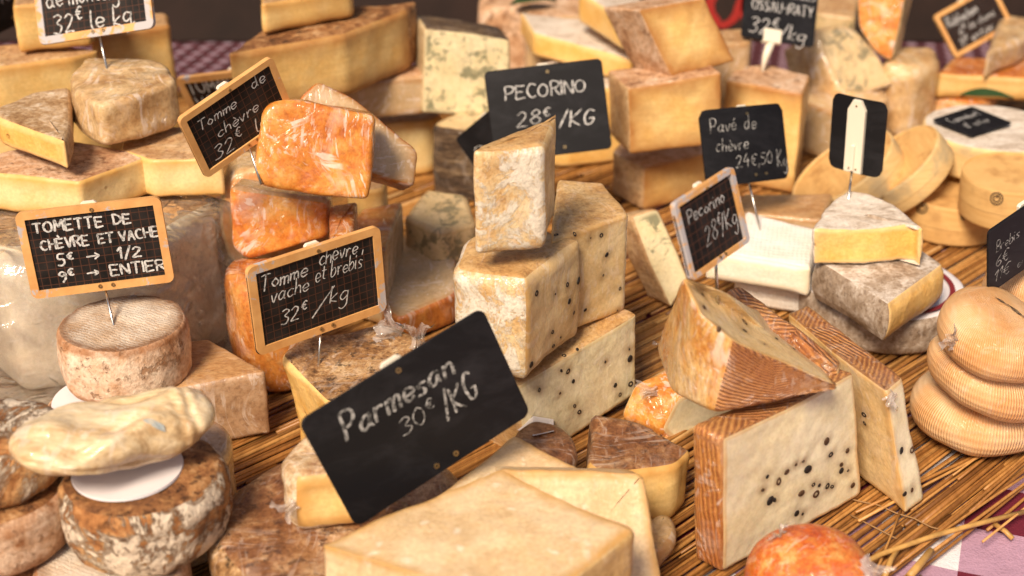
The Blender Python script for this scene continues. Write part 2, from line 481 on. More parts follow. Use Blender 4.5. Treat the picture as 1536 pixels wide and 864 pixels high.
def slab(top, z0, name, mats, label, tags, cat='cheese', group=None, foot=None, z1=None, capA='paste', capB='rind', shift=(0, 0), grow=1.0, **kw):
    """block standing on z0: its top outline is read off the photo, its height from one upright edge (i, py of its foot)"""
    if foot is not None:
        i, fx, fy = foot
        z1 = up(P(fx, fy, z0), top[i][1])[2]
    B = np.array([P(t[0], t[1], z1 + (t[2] if len(t) > 2 else 0)) for t in top])
    A = B.copy(); A[:, 2] = z0
    c = A.mean(0); A = c + (A - c) * grow; A[:, 2] = z0
    A[:, 0] += shift[0]; A[:, 1] += shift[1]
    return loft(A, B, tags, capA, capB, name, mats, label, cat, group, **kw)

def face(poly, at, yaw, tilt, vec, name, mats, label, tags, cat='cheese', group=None, capA='paste', capB='paste', **kw):
    """block known by one face: outline on a plane through a placed point, pushed back by vec (right, back, up in the plane's frame)"""
    r, u, n = frame(yaw, tilt)
    o = P(*at)
    B = np.array([onplane(p[0], p[1], o, n) for p in poly])
    A = B + r * vec[0] - n * vec[1] + np.array([0, 0, vec[2]])
    if len(vec) > 3:
        c = A.mean(0); A = c + (A - c) * vec[3]
    return loft(A, B, tags, capA, capB, name, mats, label, cat, group, **kw)

def wheel(px, py, z1, z0, r, name, mats, label, tags='rind', cat='cheese', group=None, capA='rind', capB='rind', axis=None, n=72, oval=1.0, taper=0, **kw):
    c = P(px, py, z1)
    ax = np.array([0, 0, 1.0]) if axis is None else np.array(axis, float) / np.linalg.norm(axis)
    a = np.cross([0, 1.0, 0], ax); a /= np.linalg.norm(a); b = np.cross(ax, a)
    h = z1 - z0
    th = np.arange(n) / n * 2 * math.pi
    ring = np.cos(th)[:, None] * a * r + np.sin(th)[:, None] * b * r * oval
    return loft(c - ax * h + ring * (1 - taper), c + ring, tags, capA, capB, name, mats, label, cat, group, circle=True, **kw)

def cast(px, py):
    best = None
    d = Vector(ray(px, py)).normalized()
    for b in BVHS:
        h, n, i, dist = b.ray_cast(Vector(CAM), d)
        if h is not None and (best is None or dist < best[1]): best = (np.array(h), dist)
    return best[0] if best else P(px, py, 0)

def tube(pts, r, sides=6, cap=True):
    pts = [np.asarray(p, float) for p in pts]
    V, F = [], []
    for i, p in enumerate(pts):
        d = pts[min(i + 1, len(pts) - 1)] - pts[max(i - 1, 0)]; d /= np.linalg.norm(d) + 1e-12
        a = np.cross(d, [0, 0, 1.0]) if abs(d[2]) < .95 else np.cross(d, [1.0, 0, 0]); a /= np.linalg.norm(a); b = np.cross(d, a)
        rr = r[i] if hasattr(r, '__len__') else r
        for k in range(sides):
            t = 2 * math.pi * k / sides; V.append(p + (a * math.cos(t) + b * math.sin(t)) * rr)
    for i in range(len(pts) - 1):
        for k in range(sides):
            k2 = (k + 1) % sides; F.append((i * sides + k, i * sides + k2, (i + 1) * sides + k2, (i + 1) * sides + k))
    if cap: F.append(tuple(range(sides - 1, -1, -1))); F.append(tuple((len(pts) - 1) * sides + k for k in range(sides)))
    return np.array(V), F

def crumple(px, py, dpx, dpy, name, parent, size=1.0, spread=.6, seed=0, m=None, lift=.004):
    """loose twisted end of cling film: a pleated fan from (px,py) towards (dpx,dpy)"""
    p0 = cast(px, py); base = root_base[parent.name]
    dpt = (p0 - CAM) @ FW
    q = ray(dpx, dpy); p1 = CAM + q * (dpt - .006)
    ax = p1 - p0; L = np.linalg.norm(ax); ax /= L
    side = np.cross(ax, -FW); side /= np.linalg.norm(side); nn = np.cross(side, ax)
    nu, nv = 26, 18
    rr = random.Random(seed); ph = [rr.uniform(0, 6.28) for _ in range(8)]
    V, F = [], []
    for j in range(nv + 1):
        v = j / nv
        for i in range(nu + 1):
            u = i / nu * 2 - 1
            wd = L * spread * (.55 - .3 * math.sin(v * 3.1) + .55 * v ** 2)
            f = math.sin(u * 9 + ph[0] + v * 2) * .5 + math.sin(u * 17 + ph[1] - v * 3) * .3 + math.sin(u * 5 + v * 7 + ph[2]) * .4
            nz = mnoise.noise(Vector((u * 3 + seed, v * 4, seed * 1.3)))
            p = p0 + ax * (L * (v + .18 * nz * v + .1 * math.sin(u * 4 + ph[3]) * v)) + side * (u * wd + .1 * L * math.sin(v * 4 + ph[4]) * v) + nn * (f * wd * .35 + lift + L * .12 * math.sin(v * 3 + ph[5]))
            V.append(p)
    for j in range(nv):
        for i in range(nu):
            a = j * (nu + 1) + i; F.append((a, a + 1, a + nu + 2, a + nu + 1))
    return meshobj('cling_film', V, F, m or M['film'], parent, base)

# ---------------------------------------------------------------- price signs
GL = {}
def _g(s):
    for ln in s.strip().split('\n'):
        k, rest = ln[0], ln[2:]
        GL[k] = [[(float(a), float(b)) for a, b in zip(q.split()[::2], q.split()[1::2])] for q in rest.split('|')]
_g('''T 0 10 3.5 10.2 7 10|3.5 10 3.4 5 3.2 0
O 3.5 10 1 8 0 5 1 1.5 3.5 0 6 1.5 7 5 6 8.5 3.3 10
M 0 0 .6 5 1 10 2.5 7 4 4 5.5 7 7 10 7.6 5 8 0
E 6 10 3 9.9 0 10 0 5 0 0 3 0 6 .2|0 5 2.5 5.2 5 5
D 0 0 0 5 0 10 4 9 6.5 5 4 1 0 0
C 6 9 3 10 .5 7 .5 3 3 0 6 1
H 0 0 0 5 0 10|0 5 3 5.2 6 5|6 0 6 5 6 10
V 0 10 1.5 5 3 0 4.5 5 6 10
R 0 0 0 5 0 10 4 10 6 8 4 5.5 0 5|2.5 5 4.2 2.5 6 0
A 0 0 1.5 5 3 10 4.5 5 6 0|1 4 3 4 5 4
N 0 0 0 5 0 10 3 5 6 0 6 5 6 10
I 0 0 0 5 0 10
L 0 10 0 5 0 0 2.5 0 5 0
P 0 0 .2 5 0 10 4.5 10 6 7.5 4 5 0 4.5
K 0 0 0 5 0 10|6 10 3 7 0 4.5 3 2 6 0
S 6 9 3 10 .8 8 3 5.5 5.5 3 3.5 0 0 1
U 0 10 .3 2 3 0 5.7 2 6 10
Y 0 10 1.5 7.5 3 5 4.5 7.5 6 10|3 5 3 2.5 3 0
B 0 0 0 5 0 10 4.5 9.5 4.5 6 0 5 5 4 5 .5 0 0
G 6 9 3 10 .5 6 2 .3 5 .5 6 4 3.5 4
a 5 4.6 2.4 5 0 2.5 1.5 0 4 1.2 5 5 5 1 6 0
b 0 10 0 5 0 0 3 0 5 2.5 3 5 0 3
c 5 4.3 2.5 5 0 2.5 2 0 5 .8
d 5 4.5 2 5 0 2.5 2 0 5 2 5 6 5 10 5 5 5 1 6.2 0
e 0 2.3 5 3 4 5 1.5 5 0 2.5 2 0 5 1
g 5 4.5 2 5 0 2.5 2 .5 5 2.5 5 5 5 1 5 -3 2.5 -5 0 -3.5
h 0 10 0 5 0 0|0 3 2.5 5 4.5 4 4.8 0
i 0 5 0 2.5 .2 .3 1.2 0|.2 7.5 .5 8
k 0 10 0 5 0 0|4.5 5 .3 2 4.5 0
l 0 10 0 5 .1 1 1.4 0
m 0 5 0 2 0 0|0 3.3 2 5 3.2 4 3.2 0|3.2 3.3 5 5 6.4 4 6.5 0
n 0 5 0 2 0 0|0 3.3 2.5 5 4.3 4 4.5 0
o 2.5 5 0 2.5 2.5 0 5 2.5 2.3 5
r 0 5 0 2 0 0|0 3 2 5 4 4.5
q 5 4.5 2 5 0 2.5 2 .5 5 2.5 5 5 5 1 5 -5
s 4.5 4.5 2 5 .5 3.8 3.5 2 3.5 .3 0 .3
t 2 9 1.7 5 1.6 1 3.5 .2|0 6 2.2 6.1 4.5 6
u 0 5 .2 1 2 0 4.5 1.5 4.5 5 4.5 1 5.4 0
v 0 5 1.2 2 2.3 0 3.6 2.5 4.8 5
y 0 5 1 2 2.3 .5|4.8 5 3.4 1 2 -3 0 -5
0 3 10 .6 7.5 0 5 .6 2 3 0 5 2 5.6 5 5 8 3 10
1 0 7 2.5 10 2.5 5 2.5 0
2 0 8 2.5 10 5 8 3.5 4.5 0 0 3 .2 6 0
3 0 9 3 10 5 8 2 5.5 5 3 3 0 -.5 .5
4 3 10 1.5 7 0 4 3 3.9 6 4|4 6.5 4 3 4 -1
5 5 10 .8 10 .5 6 4 5.5 5 2.5 3 0 0 .6
6 4.5 10 1 6 0 2.5 2.5 0 5 2.3 3 4.8 .5 3
8 3 5.5 .6 7.5 3 10 5.2 7.7 3 5.5 0 2.8 3 0 5.8 2.8 3 5.5
9 5 8 2.5 10 0 7.5 2.5 5.5 5 8 4.5 3 2 -.5
€ 6 9 3.5 10 1 7 1 3 3.5 0 6 1|-.5 6 2 6 4.5 6|-.5 4 2 4 4 4
/ 0 -1 2 5 4 11
> 0 5 4 5.1 8 5|5.5 7.5 8 5 5.5 2.5
, .6 1 0 -2
. 0 .2 .7 .5
- 0 5 4 5''')
GL['È'] = GL['E'] + [[(2, 13.5), (3.2, 11.6)]]
GL['è'] = GL['e'] + [[(1.5, 8.5), (3.3, 6.6)]]
GL['é'] = GL['e'] + [[(2, 6.6), (3.8, 8.6)]]
GL['ï'] = [[(0, 0), (0, 4), (0, 7.5)], [(0, 9.6), (.3, 10.2)]]      # small capital i with a dot

def cr(pts, k=5):
    if len(pts) < 3: return [tuple(p) for p in pts]
    p = [np.array(q) for q in pts]; p = [2 * p[0] - p[1]] + p + [2 * p[-1] - p[-2]]
    out = []
    for i in range(1, len(p) - 2):
        for s in range(k):
            t = s / k
            out.append(tuple(.5 * (2 * p[i] + (p[i + 1] - p[i - 1]) * t + (2 * p[i - 1] - 5 * p[i] + 4 * p[i + 1] - p[i + 2]) * t * t + (3 * p[i] - p[i - 1] - 3 * p[i + 1] + p[i + 2]) * t ** 3)))
    out.append(tuple(p[-2])); return out

def write(lines, w, h, thick=1.0, seed=0, put=None):
    """strokes of handwriting as flat ribbons; lines: (text, u0, u1, v, cap height, slant[, weight])"""
    rr = random.Random(seed)
    V, F = [], []
    for ln in lines:
        txt, u0, u1, v0, cap, sl = ln[:6]; wt = ln[6] if len(ln) > 6 else 1
        x, strokes = 0, []
        for ch in txt:
            if ch == ' ': x += 4; continue
            sup = ch == '^'
            g = GL.get('€' if sup else ch)
            sc = .62 if sup else 1; dy = 5.5 if sup else 0
            jx, jy, js = rr.uniform(-.3, .3), rr.uniform(-.5, .5), rr.uniform(.92, 1.08)
            mx = max(p[0] for st in g for p in st)
            for st in g:
                strokes.append([(x + p[0] * sc + sl * (p[1] * sc + dy) + jx + rr.uniform(-.2, .2), p[1] * sc * js + dy + jy + rr.uniform(-.2, .2)) for p in st])
            x += mx * sc + 2.0
        x = max(x - 2.0, .1)
        W, H = (u1 - u0) * w, cap * h / 10
        sx = W / x
        for st in strokes:
            pts = [np.array((u0 * w + a * sx, v0 * h + b * H)) for a, b in cr(st)]
            hw0 = .0005 * thick * wt
            n = len(pts); b0 = len(V)
            for i, p in enumerate(pts):
                d = pts[min(i + 1, n - 1)] - pts[max(i - 1, 0)]; d /= np.linalg.norm(d) + 1e-9
                hw = hw0 * (.8 + .4 * rr.random()) * (.75 if i in (0, n - 1) else 1) * (1.15 if abs(d[1]) > .7 else .9)
                nn = np.array((-d[1], d[0])) * hw
                ext = -d * hw * .6 if i == 0 else d * hw * .6 if i == n - 1 else 0
                V += [p + nn + ext, p - nn + ext]
            for i in range(n - 1): a = b0 + 2 * i; F.append((a + 1, a + 3, a + 2, a))
    return V, F

def rrect(w, h, r, k=5):
    o = []
    for cx, cy, a0 in ((w - r, h - r, 0), (r, h - r, 90), (r, r, 180), (w - r, r, 270)):
        for i in range(k + 1):
            t = R(a0 + 90 * i / k); o.append((cx + r * math.cos(t), cy + r * math.sin(t)))
    return o
def plate(out, z0, z1, ch=.0004):
    """flat piece with a chamfered front edge; local x, y, z"""
    n = len(out); o = np.array(out); c = o.mean(0)
    ins = c + (o - c) * (1 - ch / np.abs(o - c).max())
    V = [(*p, z0) for p in o] + [(*p, z1 - ch) for p in o] + [(*p, z1) for p in ins]
    F = [tuple(range(n - 1, -1, -1)), tuple(range(2 * n, 3 * n))]
    for k in range(2):
        for i in range(n): j = (i + 1) % n; F.append((k * n + i, k * n + j, (k + 1) * n + j, (k + 1) * n + i))
    return V, F
def ringplate(out, inn, z0, z1):
    n = len(out)
    V = [(*p, z0) for p in out] + [(*p, z1) for p in out] + [(*p, z1) for p in inn] + [(*p, z0) for p in inn]
    F = []
    for k in range(4):
        k2 = (k + 1) % 4
        for i in range(n): j = (i + 1) % n; F.append((k * n + i, k * n + j, k2 * n + j, k2 * n + i))
    return V, F

def sign(corners, foot, kind, lines, label, group='price signs stuck into the cheeses', dz=0, thick=1.0, aspect=1.5, depth=None, screws=None, seed=1, frame_m='frame', pin=True, clip=False, back=False, bend=0, tip=True, normal=None, wp=.12, ink='chalk', yr=(-60, 61)):
    c = np.array(corners, float)
    if foot is not None:
        fp = cast(*foot)
        dep = (fp - CAM) @ FW + dz
    else: fp, dep = None, depth
    mid = c.mean(0)
    o = CAM + ray(*mid) * dep
    best = None
    for yaw in range(yr[0], yr[1], 3):
        for tilt in range(-30, 46, 3):
            r, u, n = frame(yaw, tilt) if normal is None else normal
            q = np.array([onplane(p[0], p[1], o, n) for p in c])
            e1, e2, e3, e4 = q[1] - q[0], q[3] - q[0], q[2] - q[3], q[2] - q[1]
            ww, hh = (np.linalg.norm(e1) + np.linalg.norm(e3)) / 2, (np.linalg.norm(e2) + np.linalg.norm(e4)) / 2
            cs = (e1 + e3) @ (e2 + e4) / (4 * ww * hh)
            cost = cs ** 2 * 4 + np.sum((e1 - e3) ** 2) / ww ** 2 + np.sum((e2 - e4) ** 2) / hh ** 2 + wp * (math.log(ww / hh / aspect)) ** 2 + .00004 * (yaw / 3) ** 2 + .00008 * (tilt / 3 - 3) ** 2
            if best is None or cost < best[0]: best = (cost, q, e1 + e3, e2 + e4, ww, hh, n, yaw, tilt)
    cost, q, eu, ev, W, H, n, yaw, tilt = best
    U = eu / np.linalg.norm(eu); V_ = -ev; V_ -= U * (V_ @ U); V_ /= np.linalg.norm(V_); Nn = np.cross(U, V_)
    O = q.mean(0) - U * W / 2 - V_ * H / 2
    print('SIGN', label[:30], 'cost %.3f yaw %d tilt %d  %.3f x %.3f dep %.2f' % (cost, yaw, tilt, W, H, dep))
    base = fp if fp is not None else q.mean(0) - V_ * H / 2
    root = tag(empty('price_sign', base), label, 'price sign', group)
    def T(vs):
        a = np.array([(p[0], p[1], p[2] if len(p) > 2 else 0) for p in vs], float)
        if bend:
            x = a[:, 0] / W - .5; a[:, 2] += bend * (x * x * 4 - .4) * W
        return O + a[:, :1] * U + a[:, 1:2] * V_ + a[:, 2:3] * Nn
    def add(nm, V, F, m, **k): return meshobj(nm, T(V), F, m, root, base, uvs=[(p[0], p[1]) for p in V], smooth=False, **k)
    def gridplate(z0, z1, r_):
        """bendable plate: outline split finely in x"""
        out = rrect(W, H, r_); return plate(out, z0, z1)
    t = .0014
    if kind == 'slate':
        t = .003; fwid = .058 * W
        add('slate', *plate(rrect(W - .004, H - .004, .003), 0, .0018), M['slate'])
        inn = [(min(max(x, fwid), W - fwid), min(max(y, fwid), H - fwid)) for x, y in rrect(W, H, .035 * W)]
        add('frame', *ringplate(rrect(W, H, .05 * W), inn, -.0006, t), M[frame_m])
        zt = .0018
    else:
        if bend:
            nx = 24; V, F = [], []
            for zz in (0, t):
                for j in (0, 1):
                    for i in range(nx + 1):
                        x = i / nx * W; e = min(x, W - x); rr_ = .006; dy = rr_ - math.sqrt(max(0, rr_ ** 2 - (rr_ - min(e, rr_)) ** 2))
                        V.append((x, dy if j == 0 else H - dy, zz))
            m_ = nx + 1
            for i in range(nx):
                F += [(2 * m_ + i, 2 * m_ + i + 1, 3 * m_ + i + 1, 3 * m_ + i), (i + 1, i, m_ + i, m_ + i + 1), (i, i + 1, 2 * m_ + i + 1, 2 * m_ + i), (m_ + i + 1, m_ + i, 3 * m_ + i, 3 * m_ + i + 1)]
            F += [(m_, 0, 2 * m_, 3 * m_), (m_ - 1, 2 * m_ - 1, 4 * m_ - 1, 3 * m_ - 1)]
            add('board', V, F, M['black'])
        else: add('board', *plate(rrect(W, H, .045 * W), 0, t), M['black'])
        zt = t
    if lines:
        V, F = write(lines, W, H, thick * W / .12, seed)
        add('lettering', [(p[0], p[1], zt + .00025) for p in V], F, M[ink])
    zs = t
    if back:
        hw = W * .16
        add('holder', *plate([(W / 2 + hw, H * .02), (W / 2 + hw, H * .86), (W / 2 + hw * .45, H * .985), (W / 2 - hw * .45, H * .985), (W / 2 - hw, H * .86), (W / 2 - hw, H * .02)], t, t + .003), M['white_plastic'])
        add('needle_sleeve', *plate([(W / 2 + hw * .2, H * .05), (W / 2 + hw * .2, H * .4), (W / 2 - hw * .2, H * .4), (W / 2 - hw * .2, H * .05)], t + .003, t + .0045), M['white_plastic'])
        zs = t + .003
    elif tip and not clip:
        hw = W * .055
        V, F = plate([(W / 2 + hw, H * .03), (W / 2 + hw, H * 1.0), (W / 2 + hw * .7, H * 1.022), (W / 2 - hw * .7, H * 1.022), (W / 2 - hw, H * 1.0), (W / 2 - hw, H * .03)], -.003, -.0007)
        add('holder', V, F, M['white_plastic'])
    for (sx, sy) in (screws if screws is not None else ((.52, .945), (.48, .06), (.57, .06))):
        ang = np.arange(12) / 12 * 2 * math.pi; r_ = .0017 * W / .12
        o_ = [(sx * W + r_ * math.cos(a), sy * H + r_ * math.sin(a)) for a in ang]
        i_ = [(sx * W + r_ * .45 * math.cos(a), sy * H + r_ * .45 * math.sin(a)) for a in ang]
        add('screw', *ringplate(o_, i_, zs - .0004, zs + .0008), M['brass'])
    if clip:
        cx = clip
        V, F = plate([(W * cx + .0085, -.002), (W * cx + .0085, .011), (W * cx - .0085, .011), (W * cx - .0085, -.002)], -.003, t + .003, .001)
        add('clip', V, F, M['white_plastic'])
        s0 = O + U * W * cx
        V, F = tube([s0, s0 * .5 + fp * .5, fp - np.array([0, 0, .012])], [.0045, .0035, .0012], 8)
        meshobj('stem', V, F, M['white_plastic'], root, base)
    elif pin and fp is not None:
        s0 = O + U * W * .5 + V_ * H * .04 + Nn * (-.0012 if not back else t + .0035)
        d = fp - s0; d /= np.linalg.norm(d)
        V, F = tube([s0, s0 * .5 + fp * .5, fp + d * .012], .0009, 8)
        meshobj('pin', V, F, M['steel'], root, base)
    return root

# ---------------------------------------------------------------- the palette
M = {}
CREAM, CREAM2 = (.80, .63, .37), (.86, .71, .47)
M['pepper'] = plain('pepper black', (.018, .013, .010), .6, mottle=.6, scale=900)
M['pepper_brown'] = plain('pepper brown', (.10, .05, .022), .6, mottle=.6, scale=900)
M['film'] = clearfilm('cling film', .75, (.95, .90, .88), 70, .12)
M['bag'] = clearfilm('plastic bag', .26, (.97, .93, .88), 60, .08)
M['black'] = plain('black board', (.008, .008, .010), .5, c2=(.014, .014, .017), scale=45)
def dusty():
    t = NT('black board'); n = t.ramp(t.noise(26, 6, .7, .6, vec=t.scaled((1, 1, 2.2), rot=(0, .6, 0))), [(.46, 0), (.70, 1)]); f = t.ramp(t.noise(700, 2), [(.62, 0), (.72, .6)])
    t.set('Base Color', t.mix(t.math('MAXIMUM', t.math('MULTIPLY', n, .5), t.math('MULTIPLY', f, n)), (.008, .008, .010), (.030, .030, .036))); t.set('Roughness', .5); return t.m
M['black'] = dusty()
M['black'].node_tree.nodes['Principled BSDF'].inputs['Specular IOR Level'].default_value = .22
M['white_plastic'] = plain('white plastic', (.78, .72, .60), .4)
M['brass'] = plain('old brass', (.45, .33, .17), .35, .9)
M['steel'] = plain('steel', (.62, .60, .57), .25, 1.0)
def mk_chalk():
    t = NT('chalk'); t.set('Base Color', t.ramp(t.noise(420, 5, .7), [(.36, .12), (.48, .48), (.60, .66)])); t.set('Roughness', .8); return t.m
M['chalk'] = mk_chalk()
def mk_faint():
    t = NT('rubbed chalk'); t.set('Base Color', t.ramp(t.noise(330, 5, .7), [(.40, .03), (.52, .30), (.66, .50)])); t.set('Roughness', .8); return t.m
M['chalk_faint'] = mk_faint()
def mk_slate():
    t = NT('slate'); s = t.n('ShaderNodeSeparateXYZ'); t.l(t.uv(), s.inputs[0])
    g = None
    for k in (0, 1):
        f = t.math('FRACT', t.math('DIVIDE', s.outputs[k], .0052)); q = t.math('LESS_THAN', t.math('ABSOLUTE', t.math('SUBTRACT', f, .5)), .05)
        g = q if g is None else t.math('MAXIMUM', g, q)
    b = t.mix(t.ramp(t.noise(60, 5, .6), [(.4, 0), (.7, 1)]), (.008, .007, .007), (.026, .021, .020))
    t.set('Base Color', t.mix(t.math('MULTIPLY', g, .8), b, (.085, .035, .022))); t.set('Roughness', .55); t.set('Specular IOR Level', .2); return t.m
M['slate'] = mk_slate()
def mk_frame(name, wear):
    t = NT(name); v = t.scaled((1, 1, 1))
    c = t.mix(t.ramp(t.noise(70, 5, .6), [(.35, 0), (.65, 1)]), (.72, .40, .15), (.60, .30, .10))
    wr = t.ramp(t.noise(42, 6, .7, .5, off=3), [(wear, 0), (wear + .05, 1)])
    c = t.mix(wr, c, (.46, .44, .46)); t.set('Base Color', c); t.set('Roughness', .55)
    t.l(t.bump(t.noise(300, 3), .2, .0008), t.b.inputs['Normal']); return t.m
M['frame'] = mk_frame('varnished frame', .585)
M['frame_worn'] = mk_frame('worn frame', .46)

M['peco'] = paste('pecorino paste', (.74, .51, .23), (.82, .63, .35), rim=(.55, .31, .10), rimw=.006, stain=True, film=.5, grain=.3)
M['peco_white'] = paste('pale pecorino paste', (.85, .74, .47), (.88, .80, .58), rim=(.62, .36, .13), rimw=.004, stain=True, film=.05, grain=.05, sss=.2)
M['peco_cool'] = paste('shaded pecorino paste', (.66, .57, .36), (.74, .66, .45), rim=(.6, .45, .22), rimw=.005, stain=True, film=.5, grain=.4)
M['peco_rind'] = rind('pecorino crust', [(.55, .30, .10), (.74, .50, .24), (.80, .62, .36), (.82, .70, .48)], 34, .5, .6, .5, spots=None, flake=(.84, .79, .69), fine=.25)
M['peco_top'] = rind('pecorino dry top', [(.46, .25, .09), (.58, .35, .14), (.64, .42, .19), (.70, .50, .26)], 26, .5, .3, .55, streak=(1, 1, 5), fine=.3)
M['ridge'] = ridged('ridged crust', (.20, .055, .018), (.50, .19, .055), (.66, .32, .10))
M['ridge_gold'] = ridged('upright ridged crust', (.26, .07, .018), (.52, .19, .045), (.68, .32, .09), lam=.0030, depth=.8, film=.8, upright=True)
M['orange'] = rind('orange waxed crust', [(.50, .12, .015), (.68, .22, .03), (.76, .32, .06), (.80, .46, .15)], 26, .3, 1.3, .5, fine=.2)
M['orange_dark'] = rind('deep orange crust', [(.36, .09, .018), (.54, .17, .03), (.62, .24, .05), (.66, .33, .10)], 24, .3, .9, .5, fine=.25)
M['orange_paste'] = paste('orange cheese paste', (.72, .43, .18), (.78, .52, .25), rim=(.55, .22, .06), rimw=.012, film=.6)
M['tan_paste'] = paste('tan cheese paste', (.56, .38, .20), (.64, .46, .27), rim=(.45, .24, .09), rimw=.008, film=.9, rough=.4, streak=30)
M['yellow'] = paste('yellow cheese paste', (.78, .51, .18), (.82, .59, .26), rim=(.55, .29, .08), rimw=.014, holes=60, streak=20)
M['yellow_pale'] = paste('pale yellow cheese paste', (.82, .60, .27), (.86, .68, .36), rim=(.72, .41, .12), rimw=.011, holes=70)
M['comte'] = paste('hard mountain cheese paste', (.80, .49, .16), (.84, .59, .25), rim=(.42, .19, .055), rimw=.020, streak=-25)
M['brie'] = paste('runny yellow paste', (.80, .45, .11), (.86, .57, .21), rim=(.80, .56, .26), rimw=.004, holes=50, grain=.6, rough=.32)
M['brie_rind'] = rind('bloomy crust', [(.42, .33, .25), (.66, .58, .50), (.76, .70, .63), (.82, .77, .71)], 30, .5, .0, .75, fine=.22, streak=(1, 2.2, 1))

M['crusty_pale'] = rind('wrapped cream crust', [(.34, .16, .06), (.62, .42, .23), (.78, .62, .42), (.84, .74, .58)], 30, .7, .7, .6, fine=.3, bd=.003)
M['gold'] = rind('golden wrapped crust', [(.44, .15, .025), (.64, .27, .055), (.74, .42, .13), (.82, .60, .31)], 34, .5, 1.0, .5, fine=.3, streak=(1, 1, .35))
M['speckled'] = rind('speckled warm crust', [(.26, .14, .06), (.44, .28, .14), (.60, .45, .30), (.76, .66, .54)], 34, .6, 0, .75, fine=.4)
M['grey_rind'] = rind('grey ash crust', [(.16, .11, .075), (.30, .23, .17), (.42, .35, .29), (.66, .61, .56)], 24, .5, .35, .6, fine=.4)
M['grey_top'] = rind('mottled white crust', [(.24, .17, .12), (.44, .36, .29), (.66, .60, .55), (.74, .70, .66)], 30, .4, .1, .7, fine=.3)
M['pink_rind'] = rind('pinkish washed crust', [(.38, .18, .09), (.58, .35, .20), (.70, .48, .33), (.78, .62, .48)], 26, .6, 0, .75, spots=(.24, .10, .04), fine=.35)
M['tomette_side'] = rind('tomette side crust', [(.36, .15, .055), (.68, .43, .27), (.82, .62, .47), (.88, .76, .62)], 22, .7, 0, .75, spots=(.34, .16, .07), fine=.3, pos=(.37, .43, .52, .62), rim=(.34, .14, .05), rimw=.006)
M['brown_rind'] = rind('brown crust', [(.14, .055, .02), (.30, .13, .045), (.48, .25, .10), (.68, .47, .28)], 30, .9, 0, .65, spots=(.10, .04, .018), fine=.35)
M['brown_wrap'] = rind('brown wrapped crust', [(.11, .042, .018), (.24, .10, .04), (.36, .18, .08), (.58, .38, .22)], 26, .6, .5, .5, spots=(.08, .028, .012), fine=.35)
M['mold'] = rind('mould spotted crust', [(.10, .045, .018), (.34, .18, .07), (.56, .35, .17), (.72, .54, .33)], 30, .8, .5, .6, spots=(.05, .028, .014), fine=.4)
M['crusty'] = rind('flaky cream and brown crust', [(.20, .075, .02), (.44, .19, .06), (.62, .35, .15), (.76, .54, .32)], 22, .9, 0, .7, spots=(.24, .10, .035), flake=(.88, .77, .62), fine=.35, bd=.004)
M['tan_rind'] = rind('tan crust', [(.40, .22, .10), (.52, .31, .15), (.60, .40, .21), (.66, .48, .29)], 22, .5, .2, .65, fine=.35)
M['tan_wrap'] = rind('tan wrapped crust', [(.50, .28, .11), (.64, .41, .19), (.72, .51, .27), (.78, .60, .37)], 24, .35, 1.0, .5, fine=.25, fscale=.8)
M['block_wrap'] = rind('dull wrapped block', [(.36, .21, .12), (.46, .29, .17), (.52, .34, .21), (.56, .40, .27)], 20, .25, .8, .5, fine=.3)
M['block_top'] = rind('brown block top', [(.40, .20, .075), (.50, .28, .12), (.56, .34, .16), (.60, .40, .21)], 24, .35, .3, .55, fine=.3, streak=(1, 3, 1))
M['blue'] = paste('blue cheese paste', (.78, .66, .38), (.84, .74, .49), rim=(.72, .60, .36), rimw=.004, veins=(.012, .040, .030), film=.05, vthr=.525)
M['blue_dim'] = paste('blue cheese paste wrapped', (.60, .44, .23), (.68, .52, .30), rim=(.45, .28, .12), rimw=.004, veins=(.03, .045, .032), film=.2, vthr=.525)
M['dark_rind'] = rind('dark wrinkled crust', [(.035, .022, .014), (.10, .06, .035), (.22, .15, .09), (.42, .32, .20)], 40, 1.0, .3, .6, streak=(.5, 1, 3), fine=.5, bd=.004)
M['blue_side'] = rind('grey tan crust of the blue', [(.42, .31, .17), (.54, .41, .23), (.62, .48, .28), (.68, .55, .34)], 24, .4, .3, .6, streak=(1, 1, 4), fine=.3)
M['parm'] = paste('parmesan paste', (.72, .50, .27), (.83, .65, .41), rim=(.60, .34, .11), rimw=.007, grain=.4, film=.2, specks=95, streak=40)
M['parm_rind'] = rind('parmesan crust', [(.62, .38, .13), (.70, .47, .19), (.74, .52, .24), (.78, .58, .30)], 24, .4, .2, .5, fine=.25)
M['white_cheese'] = paste('white goat paste', (.82, .74, .58), (.86, .80, .68), rim=(.80, .70, .52), rimw=.006, grain=.3)
def mk_cloth_rind():
    t = NT('white cloth rind'); v = t.uv()
    wv = t.n('ShaderNodeTexWave'); wv.inputs['Scale'].default_value = 90; wv.inputs['Distortion'].default_value = 3; wv.inputs['Detail'].default_value = 3; t.l(v, wv.inputs[0])
    w2 = t.n('ShaderNodeTexWave'); w2.bands_direction = 'Y'; w2.inputs['Scale'].default_value = 62; w2.inputs['Distortion'].default_value = 3; t.l(v, w2.inputs[0])
    h = t.math('ADD', wv.outputs['Fac'], w2.outputs['Fac'])
    t.set('Base Color', t.mix(t.ramp(t.noise(40, 5), [(.38, 0), (.64, 1)]), (.85, .83, .80), (.80, .75, .67))); t.set('Roughness', .75)
    t.l(t.bump(t.math('ADD', t.math('MULTIPLY', h, .35), t.math('MULTIPLY', t.noise(60, 5), 2.5)), .6, .0012), t.b.inputs['Normal']); return t.m
M['cloth_rind'] = mk_cloth_rind()
